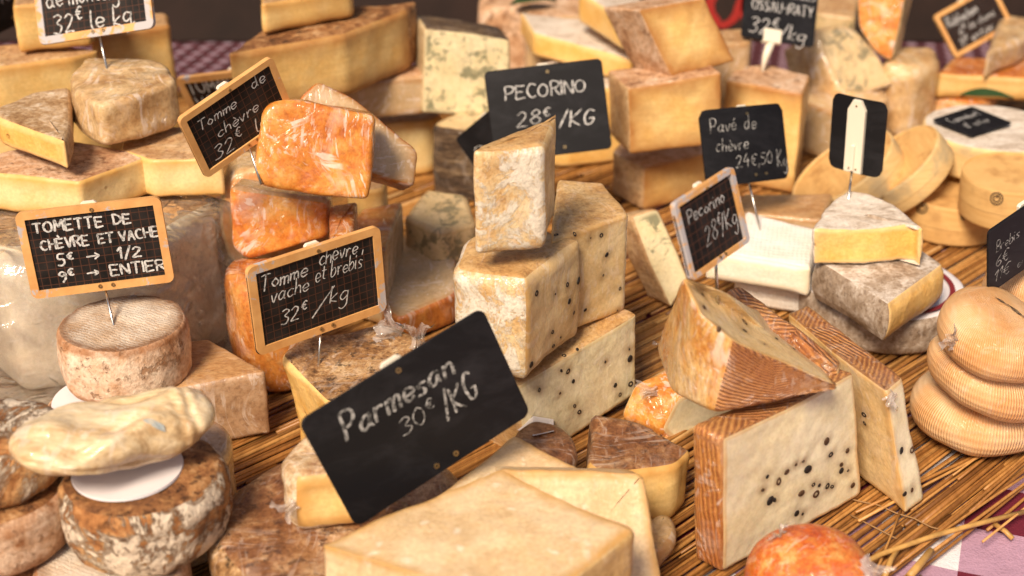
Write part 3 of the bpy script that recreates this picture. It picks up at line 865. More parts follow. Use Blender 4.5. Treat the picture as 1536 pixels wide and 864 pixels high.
def mk_tomette_top():
    t = NT('tomette top'); v = t.scaled((1, 1, 1), rot=(0, 0, R(-62)))
    wv = t.n('ShaderNodeTexWave'); wv.inputs['Scale'].default_value = 120; wv.inputs['Distortion'].default_value = 9; wv.inputs['Detail'].default_value = 6; wv.inputs['Detail Scale'].default_value = 4; wv.inputs['Detail Roughness'].default_value = .7; t.l(v, wv.inputs[0])
    n = t.noise(30, 6, .65)
    base = t.ramp(n, [(.36, (.42, .24, .12)), (.44, (.62, .43, .28)), (.52, (.76, .60, .45)), (.62, (.84, .74, .62))])
    fac = t.math('MULTIPLY', wv.outputs['Fac'], t.ramp(t.noise(45, 3, off=4), [(.36, .15), (.54, .8)]))
    e = t.math('ADD', t.attr('edge'), t.math('MULTIPLY', t.math('SUBTRACT', t.noise(80, 5), .5), .012))
    c = t.mix(fac, base, (.84, .78, .70)); c = t.mix(t.ramp(t.math('DIVIDE', e, .013), [(.1, .9), (.75, 0)]), c, (.24, .10, .035))
    t.set('Base Color', c); t.set('Roughness', .75)
    t.l(t.bump(t.math('ADD', t.math('MULTIPLY', wv.outputs['Fac'], .5), n), .7, .002), t.b.inputs['Normal']); return t.m
M['tomette_top'] = mk_tomette_top()
M['paper'] = plain('white paper', (.74, .72, .76), .7, c2=(.70, .68, .72), scale=30)
def mk_wood(name, c1, c2, dark):
    t = NT(name); v = t.scaled((1, 1, 9))
    c = t.mix(t.ramp(t.noise(40, 5, .6, vec=v), [(.35, 0), (.65, 1)]), c1, c2)
    c = t.mix(t.ramp(t.noise(34, 4, .6, off=5), [(.5, 0), (.66, .7)]), c, dark)
    t.set('Base Color', c); t.set('Roughness', .6); t.l(t.bump(t.noise(300, 3, vec=v), .25, .001), t.b.inputs['Normal']); return t.m
M['box_wood'] = mk_wood('thin box wood', (.74, .47, .19), (.66, .39, .14), (.46, .25, .09))
M['box_wood_pale'] = mk_wood('pale box wood', (.78, .56, .27), (.72, .48, .20), (.40, .32, .20))
M['box_inset'] = mk_wood('box lid disc', (.72, .45, .18), (.62, .36, .13), (.36, .17, .05))
M['ink'] = plain('printing ink', (.04, .03, .022), .7)
M['red_ink'] = plain('red print', (.62, .07, .03), .6, c2=(.66, .22, .10), scale=120)
M['label_red'] = plain('dark red label band', (.22, .02, .03), .4)
M['label_blue'] = plain('blue label print', (.08, .25, .55), .4)
M['green'] = plain('green leaf', (.025, .075, .022), .5, mottle=.4)
def mk_scam():
    t = NT('netted smoked cheese'); s = t.n('ShaderNodeSeparateXYZ'); t.l(t.uv(), s.inputs[0])
    wv = t.math('SINE', t.math('ADD', t.math('MULTIPLY', s.outputs[0], 2 * math.pi * 150), t.math('MULTIPLY', t.noise(50, 4), 7.0)))
    w2 = t.math('SINE', t.math('MULTIPLY', s.outputs[1], 2 * math.pi * 16))
    n = t.noise(26, 4)
    c = t.ramp(n, [(.38, (.68, .32, .11)), (.5, (.74, .42, .19)), (.64, (.80, .55, .32))])
    c = t.mix(t.ramp(wv, [(.2, 0), (1, .4)]), c, (.82, .60, .34))
    t.set('Base Color', c); t.set('Roughness', .55); t.set('Subsurface Weight', .1); t.set('Subsurface Radius', (.006, .003, .0015)); t.set('Subsurface Scale', 1.0)
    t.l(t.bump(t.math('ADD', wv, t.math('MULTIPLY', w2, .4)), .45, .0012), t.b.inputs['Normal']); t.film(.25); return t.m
M['scamorza'] = mk_scam()
M['red_orange'] = rind('red orange crust', [(.42, .05, .01), (.62, .115, .015), (.68, .20, .03), (.74, .38, .11)], 46, .35, .6, .5, fine=.25, fscale=1.4)
M['log_wrap'] = rind('pale waxed skin', [(.58, .38, .19), (.76, .58, .34), (.84, .69, .46), (.87, .76, .56)], 26, .35, .7, .45, fine=.2, fscale=.6, streak=(.4, 1.6, 1))

# ---------------------------------------------------------------- table: cloth, mat
MZ = .006            # top of the reed mat, what the cheeses stand on
def mk_check(name, s, white, mid, dark, rot):
    t = NT(name); x = t.n('ShaderNodeSeparateXYZ'); t.l(t.scaled((1, 1, 1), rot=(0, 0, R(rot))), x.inputs[0])
    f = [t.math('LESS_THAN', t.math('FRACT', t.math('ADD', t.math('DIVIDE', x.outputs[k], s), .13)), .5) for k in (0, 1)]
    c = t.mix(f[0], white, mid); c = t.mix(f[1], c, t.mix(f[0], mid, dark))
    thr = t.noise(700, 2); c = t.mix(.25, c, t.ramp(thr, [(.35, .55), (.65, 1)]), 'MULTIPLY')
    t.set('Base Color', c); t.set('Roughness', .85); t.l(t.bump(t.math('ADD', t.noise(45, 4), t.math('MULTIPLY', thr, .3)), .6, .004), t.b.inputs['Normal']); return t.m
M['cloth'] = mk_check('checked tablecloth', .095, (.78, .76, .82), (.46, .28, .40), (.14, .006, .025), 20)
M['cloth_fine'] = mk_check('small checked cloth', .022, (.30, .21, .27), (.09, .018, .03), (.035, .004, .008), 12)
def sheet(name, x0, x1, y0, y1, z, m, amp, nx, ny, seed):
    V = [(x0 + (x1 - x0) * i / nx, y0 + (y1 - y0) * j / ny, 0) for j in range(ny + 1) for i in range(nx + 1)]
    V = [(x, y, z + amp * mnoise.noise(Vector((x * 14 + seed, y * 14, 0))) + amp * .5 * mnoise.noise(Vector((x * 40, y * 40 + seed, 1)))) for x, y, _ in V]
    F = [(j * (nx + 1) + i, j * (nx + 1) + i + 1, (j + 1) * (nx + 1) + i + 1, (j + 1) * (nx + 1) + i) for j in range(ny) for i in range(nx)]
    return meshobj(name, V, F, m)
o = sheet('tablecloth', -1.0, 1.0, -.7, .46, -.002, M['cloth'], .0022, 160, 100, 3)
tag(o, 'white tablecloth with large purple and dark red checks under the reed mat', 'tablecloth')
o = sheet('tablecloth', -1.2, 1.2, .455, 1.3, -.012, M['cloth_fine'], .002, 60, 30, 5)
tag(o, 'purple and dark red small checked cloth at the back of the stall', 'tablecloth')
V = [(-1.3, -.8, -.02), (1.3, -.8, -.02), (1.3, 1.35, -.02), (-1.3, 1.35, -.02)]
V += [(x, y, -.05) for x, y, z in V]
bx = [(0, 1, 2, 3), (7, 6, 5, 4), (0, 4, 5, 1), (1, 5, 6, 2), (2, 6, 7, 3), (3, 7, 4, 0)]
o = meshobj('stall_table', V, bx, plain('table board', (.20, .11, .05), .6, mottle=.4), smooth=False); tag(o, 'wooden stall table top hidden under the tablecloths', 'table')
o = meshobj('ground', [(-9, -9, -.8), (9, -9, -.8), (9, 9, -.8), (-9, 9, -.8)], [(0, 1, 2, 3)], plain('pavement', (.10, .09, .085), .8, mottle=.4, scale=4)); tag(o, 'dark pavement under the stall', 'ground', kind='structure')

def reed_mat():
    t = NT('dry reeds'); a = t.n('ShaderNodeAttribute'); a.attribute_name = 'tone'
    c = t.ramp(a.outputs['Fac'], [(0, (.16, .065, .018)), (.3, (.34, .15, .04)), (.6, (.50, .245, .07)), (.85, (.60, .33, .11)), (1, (.72, .48, .22))])
    v = t.scaled((1, .06, 1), rot=(0, 0, R(46)))
    c = t.mix(.55, c, t.ramp(t.noise(260, 4, .6, vec=v), [(.3, (.45, .38, .32)), (.6, (1, 1, 1))]), 'MULTIPLY')
    t.set('Base Color', c); t.set('Roughness', .42); t.l(t.bump(t.noise(420, 3, vec=v), .3, .0006), t.b.inputs['Normal'])
    ang = R(44); d = np.array([math.cos(ang), math.sin(ang), 0]); q = np.array([math.sin(ang), -math.cos(ang), 0])
    V, F, TO = [], [], []
    r = random.Random(4)
    te = P(1440, 828) @ q            # where the mat stops (towards the near right corner)
    def straw(s0, s1, t0, z, rad, tone, skew, sides=5):
        n = max(3, int((s1 - s0) / .06)); ph = r.uniform(0, 6.28); amp = r.uniform(.0005, .0022)
        pts = [d * (s0 + (s1 - s0) * i / n) + q * (t0 + skew * (i / n - .5) + amp * math.sin(ph + i * .9)) + np.array([0, 0, z + .0006 * math.sin(ph * 2 + i)]) for i in range(n + 1)]
        v, f = tube(pts, [rad * (1 + .12 * math.sin(ph + i * 2.1)) for i in range(n + 1)], sides)
        b = len(V); V.extend(v); F.extend([tuple(i + b for i in g) for g in f]); TO.extend([tone] * len(v))
    t0 = -.98
    while t0 < te:
        near = te - t0
        gap = near < .016
        rad = r.uniform(.0008, .0017)
        s = -1.05 + r.uniform(-.05, .05)
        while s < .95:
            L = r.uniform(.25, .75); e = min(s + L, 1.0)
            if not (gap and r.random() < .07):
                # keep the mat in front of the back cloth
                y1 = (d * e + q * t0)[1]
                if y1 > .47: e = s + max(0, (.47 - (d * s + q * t0)[1]) / d[1])
                if e - s > .04: straw(s, e, t0 + r.uniform(-.0006, .0006), .0022 + r.uniform(-.0006, .0016), rad, min(1, max(0, r.gauss(.42, .2))), r.uniform(-.006, .006) * (2.2 if gap else 1))
            s = e + r.uniform(0, .006) + (r.uniform(0, .12) if gap else 0)
            if s >= .95 or (d * s + q * t0)[1] > .47: break
        t0 += rad * 2 * r.uniform(.62, .88) + (r.choice([0, 0, 0, .001, .002, .004]) if gap else 0)
    # loose straws lying over the edge
    for k in range(24):
        s = r.uniform(-.16, .28); tt = te + r.uniform(-.05, .012)
        straw(s, s + r.uniform(.05, .26), tt, .0058 + r.uniform(0, .003), r.uniform(.0007, .0012), r.uniform(.25, .8), r.gauss(0, .012))
    o = meshobj('reed_mat', V, F, t.m, attrs={'tone': TO})
    tag(o, 'golden brown mat of loose dry reeds laid under all the cheeses', 'mat')
    # the two bent straws lying across the near edge
    ym = plain('bright straw', (.62, .36, .11), .45, mottle=.4, scale=80)
    def loose(pp, rad, lab):
        pts = [P(px, py, z) for px, py, z in pp]
        v, f = tube(pts, rad, 6); ob = meshobj('straw', v, f, ym, None, pts[0]); tag(ob, lab, 'straw', 'loose straws on the mat edge')
    loose([(1262, 862, .013), (1320, 832, .012), (1400, 804, .011), (1446, 791, .010), (1536, 768, .008)], .0016, 'long bright straw lying crosswise over the reed mat beside the orange ball')
    loose([(1326, 868, .010), (1336, 840, .010), (1348, 822, .010)], .0017, 'short bright straw stub under the long crosswise straw')
    loose([(1492, 786, .004), (1508, 797, .004), (1519, 808, .002)], .0016, 'curled brown straw end lying on the white cloth')
    loose([(1364, 864, .011), (1380, 846, .011), (1397, 826, .012)], .0024, 'thick split straw sticking out at the near edge of the mat')
    st = plain('binding thread', (.30, .17, .07), .7)
    for pp in ([(1262, 745), (1290, 752), (1318, 758), (1345, 770), (1372, 778), (1395, 790), (1420, 797)], [(1410, 655), (1440, 662), (1480, 668), (1520, 674), (1560, 680)], [(1275, 772), (1310, 790), (1345, 808)]):
        pts = [P(px, py, .0062) for px, py in pp]; v, f = tube(pts, .0005, 5); meshobj('binding_thread', v, f, st, o)
reed_mat()

# ---------------------------------------------------------------- cheeses
G_CUT = 'cut cheeses on the stall'
def mats(**k): return {a: M[b] for a, b in k.items()}
def mm(d): return {a: M[b] for a, b in d.items()}

# --- the pecorino stack in the middle
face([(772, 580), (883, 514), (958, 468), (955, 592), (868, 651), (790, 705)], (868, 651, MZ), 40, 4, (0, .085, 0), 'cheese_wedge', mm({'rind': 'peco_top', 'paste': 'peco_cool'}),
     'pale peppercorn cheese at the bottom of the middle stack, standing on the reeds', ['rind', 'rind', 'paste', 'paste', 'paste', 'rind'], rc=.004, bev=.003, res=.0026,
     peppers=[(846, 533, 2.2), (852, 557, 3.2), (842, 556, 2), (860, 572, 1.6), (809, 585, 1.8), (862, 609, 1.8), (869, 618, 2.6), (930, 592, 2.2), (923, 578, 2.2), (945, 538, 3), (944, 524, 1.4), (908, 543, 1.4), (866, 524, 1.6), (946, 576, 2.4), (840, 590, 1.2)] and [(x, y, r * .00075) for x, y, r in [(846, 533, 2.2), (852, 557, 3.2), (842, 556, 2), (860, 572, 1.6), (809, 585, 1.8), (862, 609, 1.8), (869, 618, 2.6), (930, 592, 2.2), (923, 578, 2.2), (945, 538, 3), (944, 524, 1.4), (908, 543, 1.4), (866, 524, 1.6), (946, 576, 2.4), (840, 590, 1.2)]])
ZS = .074
slab([(674, 406), (790, 420), (872, 358), (790, 325), (700, 352)], ZS, 'cheese_wedge', mm({'rind': 'peco_rind', 'rind#top': 'peco_top', 'paste': 'peco'}),
     'middle cheese of the pecorino stack with cream crust and peppercorn cut side', ['rind', 'paste', 'paste', 'rind', 'rind'], foot=(1, 789, 573), capA='rind', capB='rind#top',
     rc=[.012, .005, .004, .01, .012], bev=.0075, res=.0026, disp=.002, grow=.99,
     peppers=[(x, y, r * .0008) for x, y, r in [(805, 440, 2.6), (833, 441, 1.6), (851, 427, 2), (868, 421, 2.6), (854, 452, 2.2), (829, 498, 2.6), (830, 519, 2.4), (828, 537, 1.8), (797, 547, 2.8), (861, 469, 1.4), (841, 506, 1.4)]])
slab([(826, 362), (944, 320), (905, 272), (836, 268)], ZS, 'cheese_wedge', mm({'rind': 'peco_top', 'paste': 'peco'}),
     'peppercorn cheese with brown dry top, behind right in the pecorino stack', ['paste', 'paste', 'paste', 'paste'], foot=(1, 942, 466), rc=.004, bev=.003, res=.003,
     peppers=[(x, y, r * .0008) for x, y, r in [(834, 352, 2.6), (862, 351, 2.8), (902, 353, 2.8), (910, 382, 2), (930, 433, 2.6), (878, 465, 2.6), (926, 466, 1.4), (886, 357, 1), (905, 413, 1)]])
o = slab([(705, 230), (818, 220), (836, 172), (790, 186), (722, 212)], ZS + .083, 'cheese_wedge', mm({'rind': 'peco_rind', 'rind#top': 'peco_top', 'paste': 'peco'}),
     'tall white crusted wedge on top of the pecorino stack', ['rind', 'paste', 'paste', 'rind', 'rind'], foot=(1, 821, 374), capA='rind', capB='rind#top', rc=[.010, .004, .003, .008, .01], bev=.005, res=.0026, disp=.002)
crumple(708, 300, 684, 236, 'film', o, spread=.30, seed=4)

# --- front right: peppercorn pecorino with ridged crust
o = face([(1083, 657), (1180, 612), (1284, 556), (1293, 743), (1190, 802), (1083, 862)], (1083, 862, MZ), 38, 0, (-.004, .019, 0), 'cheese_wedge', mm({'rind': 'ridge', 'rind#left': 'ridge_gold', 'paste': 'peco_white'}),
     'large front wedge with cream cut face full of peppercorns and ridged brown crust', ['rind', 'rind', 'paste', 'paste', 'paste', 'rind#left'], capA='paste', rc=[.004, .001, .005, .006, .001, .005], bev=.0028, res=.0024, disp=.0012,
     peppers=[(x, y, r * .0008) for x, y, r in [(1240, 662, 2.6), (1246, 682, 3), (1271, 676, 3), (1212, 704, 2.8), (1205, 692, 1.8), (1194, 697, 1.4), (1180, 708, 2), (1168, 722, 3), (1151, 715, 2), (1144, 735, 2.4), (1155, 751, 2.8), (1162, 750, 3), (1202, 740, 2.8), (1220, 727, 2.6), (1229, 728, 2.2), (1224, 741, 3), (1241, 729, 2.8), (1248, 730, 2.2), (1262, 706, 3), (1272, 706, 1.4), (1279, 728, 2.6), (1195, 770, 2.8), (1204, 771, 1.4), (1262, 697, 2.2)]])
crumple(1040, 735, 1036, 800, 'film', o, spread=.45, seed=11)
face([(1014, 598), (1120, 545), (1130, 640), (1040, 690), (990, 648)], (990, 655, MZ), 32, 0, (-.012, .030, 0), 'cheese_wedge', mm({'rind': 'orange', 'paste': 'peco_white'}),
     'pale cut wedge with orange crust under the large ridged wedge', ['rind', 'paste', 'paste', 'rind', 'rind'], rc=.006, bev=.004, res=.003)
Zc = .098
pts_top = [(1022, 414, .176), (1088, 437, .165), (1184, 494, .060), (1254, 577, .118), (1172, 541, .136), (1102, 512, .153), (1050, 470, .168)]
pts_bot = [(985, 520, .105), (1090, 520, .105), (1190, 560, .108), (1254, 583, .114), (1190, 599, .112), (1075, 620, .108), (1003, 588, .102)]
o = loft([P(*p) for p in pts_bot], [P(*p) for p in pts_top], ['paste', 'paste', 'rind', 'rind', 'rind', 'rind#gold', 'rind#gold'], 'rind', 'paste', 'cheese_wedge', mm({'rind': 'ridge', 'rind#gold': 'gold', 'paste': 'peco'}),
     'wedge lying on the front cheeses with golden wrapped crust and holed cut side up', 'cheese', rc=[.005, .004, .003, .002, .003, .004, .006], bev=.0025, res=.0024, bulge=.001, disp=.0013,
     peppers=[(x, y, r * .00075) for x, y, r in [(1054, 442, 2.4), (1056, 461, 2.4), (1117, 483, 2.6), (1117, 496, 1.8), (1160, 488, 2.6), (1185, 510, 2.2), (1191, 523, 2), (1078, 494, 2), (1147, 516, 1.4), (1165, 508, 1.4)]])
crumple(982, 585, 952, 590, 'film', o, spread=.5, seed=5)
crumple(985, 520, 968, 545, 'film', o, spread=.6, seed=8)
slab([(1088, 437, .02), (1108, 428, .02), (1262, 541, 0), (1258, 556, 0), (1205, 535, 0)], .06, 'cheese_wedge', mm({'rind': 'ridge', 'paste': 'peco_white'}),
     'thin dark ridged wedge squeezed between the two front pecorino wedges', ['rind', 'rind', 'paste', 'rind', 'rind'], z1=.108, rc=.003, bev=.002, res=.0025)
B = [P(1329, 587, .092), P(1355, 565, .092), P(1211, 456, .092), P(1181, 469, .092), P(1245, 525, .092)]
A = [P(1358, 773, MZ), P(1388, 752, MZ), P(1232, 600, MZ), P(1198, 620, MZ), P(1292, 718, MZ)]
o = loft(A, B, ['paste', 'paste', 'paste', 'paste#left', 'paste#left'], 'paste', 'rind', 'cheese_wedge', mm({'rind': 'ridge', 'paste': 'peco_white', 'paste#left': 'peco'}),  # left cut side takes a darker paste, its shade put into the colour
     'long thin wedge leaning on the right of the front cheeses, ridged crust on top', 'cheese', rc=.003, bev=.0025, res=.0025,
     peppers=[(x, y, r * .0008) for x, y, r in [(1352, 676, 2.4), (1368, 675, 3), (1379, 704, 3), (1357, 741, 2.6), (1368, 735, 2.2), (1296, 622, 3), (1297, 635, 2.6)]])
crumple(1338, 590, 1330, 610, 'film', o, spread=.5, seed=15, lift=.002)

# --- netted rounds on the right
def squash(c, rx, ry, rz, name, m, label, tilt=(0, 0), knot=None, group=None, warp=None, nu=90, nv=44, **kw):
    V, F, UV, E = [], [], [], []
    tl = np.array([math.tan(R(tilt[0])), math.tan(R(tilt[1]))])
    for j in range(nv + 1):
        v = -math.pi / 2 + math.pi * j / nv
        for i in range(nu):
            u = 2 * math.pi * i / nu
            cz, sz = math.cos(v), math.sin(v)
            cx = abs(cz) ** .8 * (1 if cz > 0 else -1)
            x, y, z = rx * cx * math.cos(u), ry * cx * math.sin(u), rz * (abs(sz) ** .9) * (1 if sz > 0 else -1)
            V.append(c + np.array([x, y, z + x * tl[0] + y * tl[1]])); UV.append((u / (2 * math.pi), j / nv)); E.append(.02)
    for j in range(nv):
        for i in range(nu):
            k = (i + 1) % nu; F.append((j * nu + i, j * nu + k, (j + 1) * nu + k, (j + 1) * nu + i))
    return finish(V, F, ['skin'] * len(F), UV, E, name, {'skin': M[m]}, label, 'cheese', group, warp=warp, **kw)
gs = 'netted orange rounds piled at the right'
def dimple(c, k=.012, r=.02):
    def f(V):
        d = np.linalg.norm(V[:, :2] - c[:2], axis=1); top = V[:, 2] > c[2]
        V = V.copy(); V[:, 2] -= np.where(top, k * np.exp(-(d / r) ** 2), 0); return V
    return f
c = P(1472, 610, .028); squash(c, .046, .040, .022, 'netted_cheese', 'scamorza', 'lowest of the netted orange rounds piled on the reeds', tilt=(-2, 3), group=gs, disp=.003, fine=0)
c = P(1486, 558, .064); squash(c, .042, .038, .020, 'netted_cheese', 'scamorza', 'middle netted orange round of the pile, seen between two others', tilt=(-10, 4), group=gs, disp=.003, fine=0)
c = P(1492, 502, .096); sc = squash(c, .034, .036, .021, 'netted_cheese', 'scamorza', 'topmost netted orange round with a dark scorched streak', tilt=(-8, 8), group=gs, disp=.003, fine=0)
c = P(1548, 440, .085); squash(c, .034, .034, .028, 'netted_cheese', 'scamorza', 'netted orange round half out of the picture behind the pile', group=gs, disp=.003, fine=0)
V, F = [], []
for k in range(12):
    px, py = 1494 + k * 4.2, 447 + 3 * k + 1.2 * math.sin(k); h = cast(px, py)
    V += [h + np.array([-.001, 0, .0012]) * (1 + k % 2), h + np.array([.003, -.004, .0003])]
for k in range(11): F.append((2 * k, 2 * k + 1, 2 * k + 3, 2 * k + 2))
meshobj('scorch_mark', V, F, M['dark_rind'], sc, root_base[sc.name])
crumple(1428, 515, 1412, 500, 'film', sc, spread=.8, seed=21)

# --- orange ball at the front edge
o = squash(P(1213, 877, .031), .0335, .0335, .030, 'cheese_ball', 'red_orange', 'red orange cheese ball in cling film at the front edge of the mat', disp=.002)
crumple(1292, 840, 1318, 868, 'film', o, spread=.8, seed=31, lift=.001)
crumple(1170, 803, 1164, 794, 'film', o, spread=1.0, seed=32, lift=.001)

# --- parmesan at the front
ZP = .088
o = slab([(752, 700), (949, 798), (800, 915), (478, 816)], MZ, 'parmesan_wedge', mm({'rind': 'parm_rind', 'paste': 'parm', 'paste#top': 'parm'}), 'big blurred parmesan wedge nearest the camera with red print on its edge',
     ['paste', 'rind', 'paste', 'paste'], z1=ZP, capB='paste#top', rc=[.003, .003, .003, .003], bev=.0014, res=.003, disp=.003, dscale=16, fine=.0004, fscale=85)
V, F = [], []
rr = random.Random(3)
pA, pB = P(947, 803, ZP - .003), P(800, 915, ZP - .003)
dv = (pB - pA); Ld = np.linalg.norm(dv); dv /= Ld; nv_ = np.array([-dv[1], dv[0], 0]); nv_ = nv_ if nv_[1] < 0 else -nv_
for k in range(9):
    s0 = .002 + k * .0085; s1 = s0 + rr.uniform(.003, .007)
    zz0, zz1 = -.014 + rr.uniform(0, .002), -.003 - rr.uniform(0, .002)
    b = len(V)
    for s, z in ((s0, zz0), (s1, zz0 + .001), (s1 + .001, zz1), (s0 + .001, zz1)): V.append(pA + dv * s + nv_ * .0018 + np.array([0, 0, z]))
    F.append((b, b + 1, b + 2, b + 3))
meshobj('print', V, F, M['red_ink'], o, root_base[o.name], smooth=False)
o = face([(748, 703), (955, 708), (969, 716), (991, 864), (985, 930), (800, 930)], (985, 900, .02), 8, 30, (0, .028, 0), 'parmesan_wedge', mm({'rind': 'parm_rind', 'paste': 'parm'}), 'second parmesan wedge leaning behind the nearest one',
     ['paste', 'rind', 'rind', 'rind', 'paste', 'paste'], capA='paste', rc=.004, bev=.003, res=.004)
slab([(640, 752), (770, 650), (892, 712), (760, 800)], MZ, 'parmesan_wedge', mm({'rind': 'parm_rind', 'paste': 'tan_paste', 'paste#top': 'parm'}), 'third parmesan piece, mostly covered by the parmesan sign',
     ['paste', 'paste', 'rind', 'paste'], z1=.066, capB='paste#top', rc=.004, bev=.003, res=.004)
o = slab([(762, 652), (800, 624), (850, 635), (870, 675), (850, 700), (790, 690)], MZ, 'cheese_round', mm({'rind': 'brown_wrap', 'rind#top': 'brown_wrap'}), 'small dark wrapped cheese with a scrap of white paper beside the parmesan sign',
     'rind', z1=.060, capA='rind', capB='rind#top', rc=.012, bev=.006)
V = [cast(*q) + np.array([0, -.001, .0022]) for q in ((776, 648), (800, 657), (831, 650), (830, 632), (800, 627))]
meshobj('paper_scrap', V, [(0, 1, 2, 3, 4)], M['paper'], o, root_base[o.name], smooth=False)
o = slab([(876, 692), (889, 621), (962, 634), (1042, 672), (1016, 697), (906, 713)], MZ, 'cheese_wedge', mm({'rind': 'brown_wrap', 'paste': 'yellow'}), 'wrapped wedge with dark brown crust between the pecorino stack and the front wedge',
     ['rind', 'rind', 'rind', 'paste', 'paste', 'paste'], foot=(4, 1010, 778), rc=.006, bev=.005, res=.003, disp=.003, shift=(-.002, -.004))
slab([(950, 790), (985, 765), (1012, 770), (1018, 800), (985, 830)], MZ, 'cheese_piece', mm({'paste': 'tan_paste', 'rind': 'tan_wrap'}), 'small pale cheese tip beside the leaning parmesan', ['rind', 'paste', 'paste', 'paste', 'rind'], z1=.022, rc=.008, bev=.006)

# --- left foreground: crusted rounds
gt = 'round crusted tommettes at the left'
o = wheel(172, 604, .046, MZ, .046, 'tommette', mm({'rind': 'pink_rind', 'rind#top': 'tomette_top'}), 'pinkish tommette with white label, lowest under the tommette sign', capA='rind', capB='rind#top', group=gt, bev=.007, disp=.0025, n=90, bulge=.002)
V = [P(172, 604, .0475) + np.array([-.012 + .028 * math.cos(a), .004 + .030 * math.sin(a), .0009]) for a in np.arange(40) / 40 * 6.2832]
meshobj('paper_label', V, [tuple(range(40))], M['paper'], o, root_base[o.name], smooth=False)
tom1 = wheel(183, 481, .089, .049, .0405, 'tommette', mm({'rind': 'tomette_side', 'rind#top': 'tomette_top'}), 'round pink tommette on top of its pile with the tommette sign stuck in it', capA='rind', capB='rind#top', group=gt, bev=.0035, disp=.0018, n=110, bulge=.0015, res=.0024, fine=.0008)
wheel(168, 838, .041, MZ, .0415, 'tommette', mm({'rind': 'pink_rind', 'rind#top': 'tomette_top'}), 'pale tommette under the one with the big white disc', capA='rind', capB='rind#top', group=gt, bev=.006, disp=.002, n=90, res=.003)
o = wheel(212, 706, .083, .043, .0438, 'tommette', mm({'rind': 'crusty', 'rind#top': 'brown_rind'}), 'cracked brown tommette carrying a big white paper disc', capA='rind', capB='rind#top', group=gt, bev=.006, disp=.0025, n=110, res=.0024, fine=.0009, bulge=.002)
ct = P(192, 705, .0836)
ring = [(math.cos(a), math.sin(a)) for a in np.arange(64) / 64 * 6.2832]
V = [ct + np.array([.0295 * x, .0295 * y, .0016]) for x, y in ring] + [ct + np.array([.0298 * x, .0298 * y, .0002]) for x, y in ring]
meshobj('paper_disc', V, [tuple(range(64))] + [(i, 64 + i, 64 + (i + 1) % 64, (i + 1) % 64) for i in range(64)], M['paper'], o, root_base[o.name], smooth=False)
wheel(246, 668, .070, MZ, .038, 'tommette', mm({'rind': 'tan_wrap', 'rind#top': 'block_wrap'}), 'wrapped tommette just behind the one with the white disc', capA='rind', capB='rind#top', group=gt, bev=.006, disp=.0015, n=72)
wheel(-20, 800, .040, MZ, .042, 'tommette', mm({'rind': 'brown_rind', 'rind#top': 'brown_rind'}), 'dark brown tommette at the bottom of the pile on the left edge', capA='rind', capB='rind#top', group=gt, bev=.007, disp=.003, n=90)
wheel(-16, 728, .077, .042, .042, 'tommette', mm({'rind': 'tomette_side', 'rind#top': 'brown_rind'}), 'pink brown tommette in the middle of the pile on the left edge', capA='rind', capB='rind#top', group=gt, bev=.007, disp=.002, n=90)
wheel(-14, 642, .110, .079, .036, 'tommette', mm({'rind': 'crusty', 'rind#top': 'crusty'}), 'flaky white and brown tommette on the pile at the left edge', capA='rind', capB='rind#top', group=gt, bev=.008, disp=.003, n=90, fine=.0012)

# pale wrapped log lying across the piles
def log_shape():
    a, b = P(34, 682, .112), P(302, 622, .108)
    ax = b - a; L = np.linalg.norm(ax); ax /= L; sd_ = np.cross([0, 0, 1.0], ax); sd_ /= np.linalg.norm(sd_); u = np.cross(ax, sd_)
    V, F, UV, E = [], [], [], []
    nu, nv = 120, 120
    for j in range(nv + 1):
        s = -1 + 2 * j / nv
        r = max(0.0, 1 - abs(s) ** 3.2) ** .5
        for i in range(nu):
            t = 2 * math.pi * i / nu
            cc, ss = math.cos(t), math.sin(t)
            # folds of the skin: ribs at the right end, long shallow creases along the flank
            fold = .0007 * math.sin(s * 40 + math.sin(t) * 1.2) * max(0, min(1, (s - .45) * 4)) * max(0, min(1, (.9 - s) * 6)) * (1 if ss > -.6 else 0) + .0012 * math.sin(t * 3 + s * 5) + .0009 * math.sin(t * 5 - s * 9)
            for (t_, k_, ph_, dp_) in ((.95, 1.1, 0.0, .0016), (1.75, .7, 2.0, .0013), (2.5, .9, 4.0, .0015), (.35, .8, 1.2, .0012), (3.4, .6, .5, .0012), (-.5, .7, 3.0, .0012)):
                dt = (t - t_ - .45 * math.sin(s * k_ * 3 + ph_) + math.pi) % (2 * math.pi) - math.pi
                fold -= dp_ * math.exp(-(dt / .11) ** 2) * (1 - s * s) - dp_ * .6 * math.exp(-((dt - .25) / .16) ** 2) * (1 - s * s)
            w_ = (.027 + fold) * r * (1 - .06 * math.sin(s * 3)); h_ = (.0155 + fold) * r * (1 + .12 * s)
            V.append((a + b) / 2 + ax * (s * L * .565) + sd_ * (w_ * cc) + u * (h_ * ss + .004 * s * s)); UV.append((i / nu * .2, j / nv * .16)); E.append(.02)
    for j in range(nv):
        for i in range(nu):
            k = (i + 1) % nu; F.append((j * nu + i, j * nu + k, (j + 1) * nu + k, (j + 1) * nu + i))
    o = finish(V, F, ['skin'] * len(F), UV, E, 'cheese_log', {'skin': M['log_wrap']}, 'long pale cheese roll in wrinkled skin lying across the tommettes', 'cheese', disp=.0022, dscale=30, fine=.0005, fscale=110)
    V = [cast(*q) + np.array([0, -.0006, .0012]) for q in ((214, 632), (228, 629), (247, 640), (249, 650), (238, 646))]
    meshobj('blue_label', V, [(0, 1, 2, 3, 4)], plain('faded blue label', (.36, .43, .46), .5, c2=(.60, .55, .44), scale=150), o, np.array(o.location), smooth=False)
log_shape()

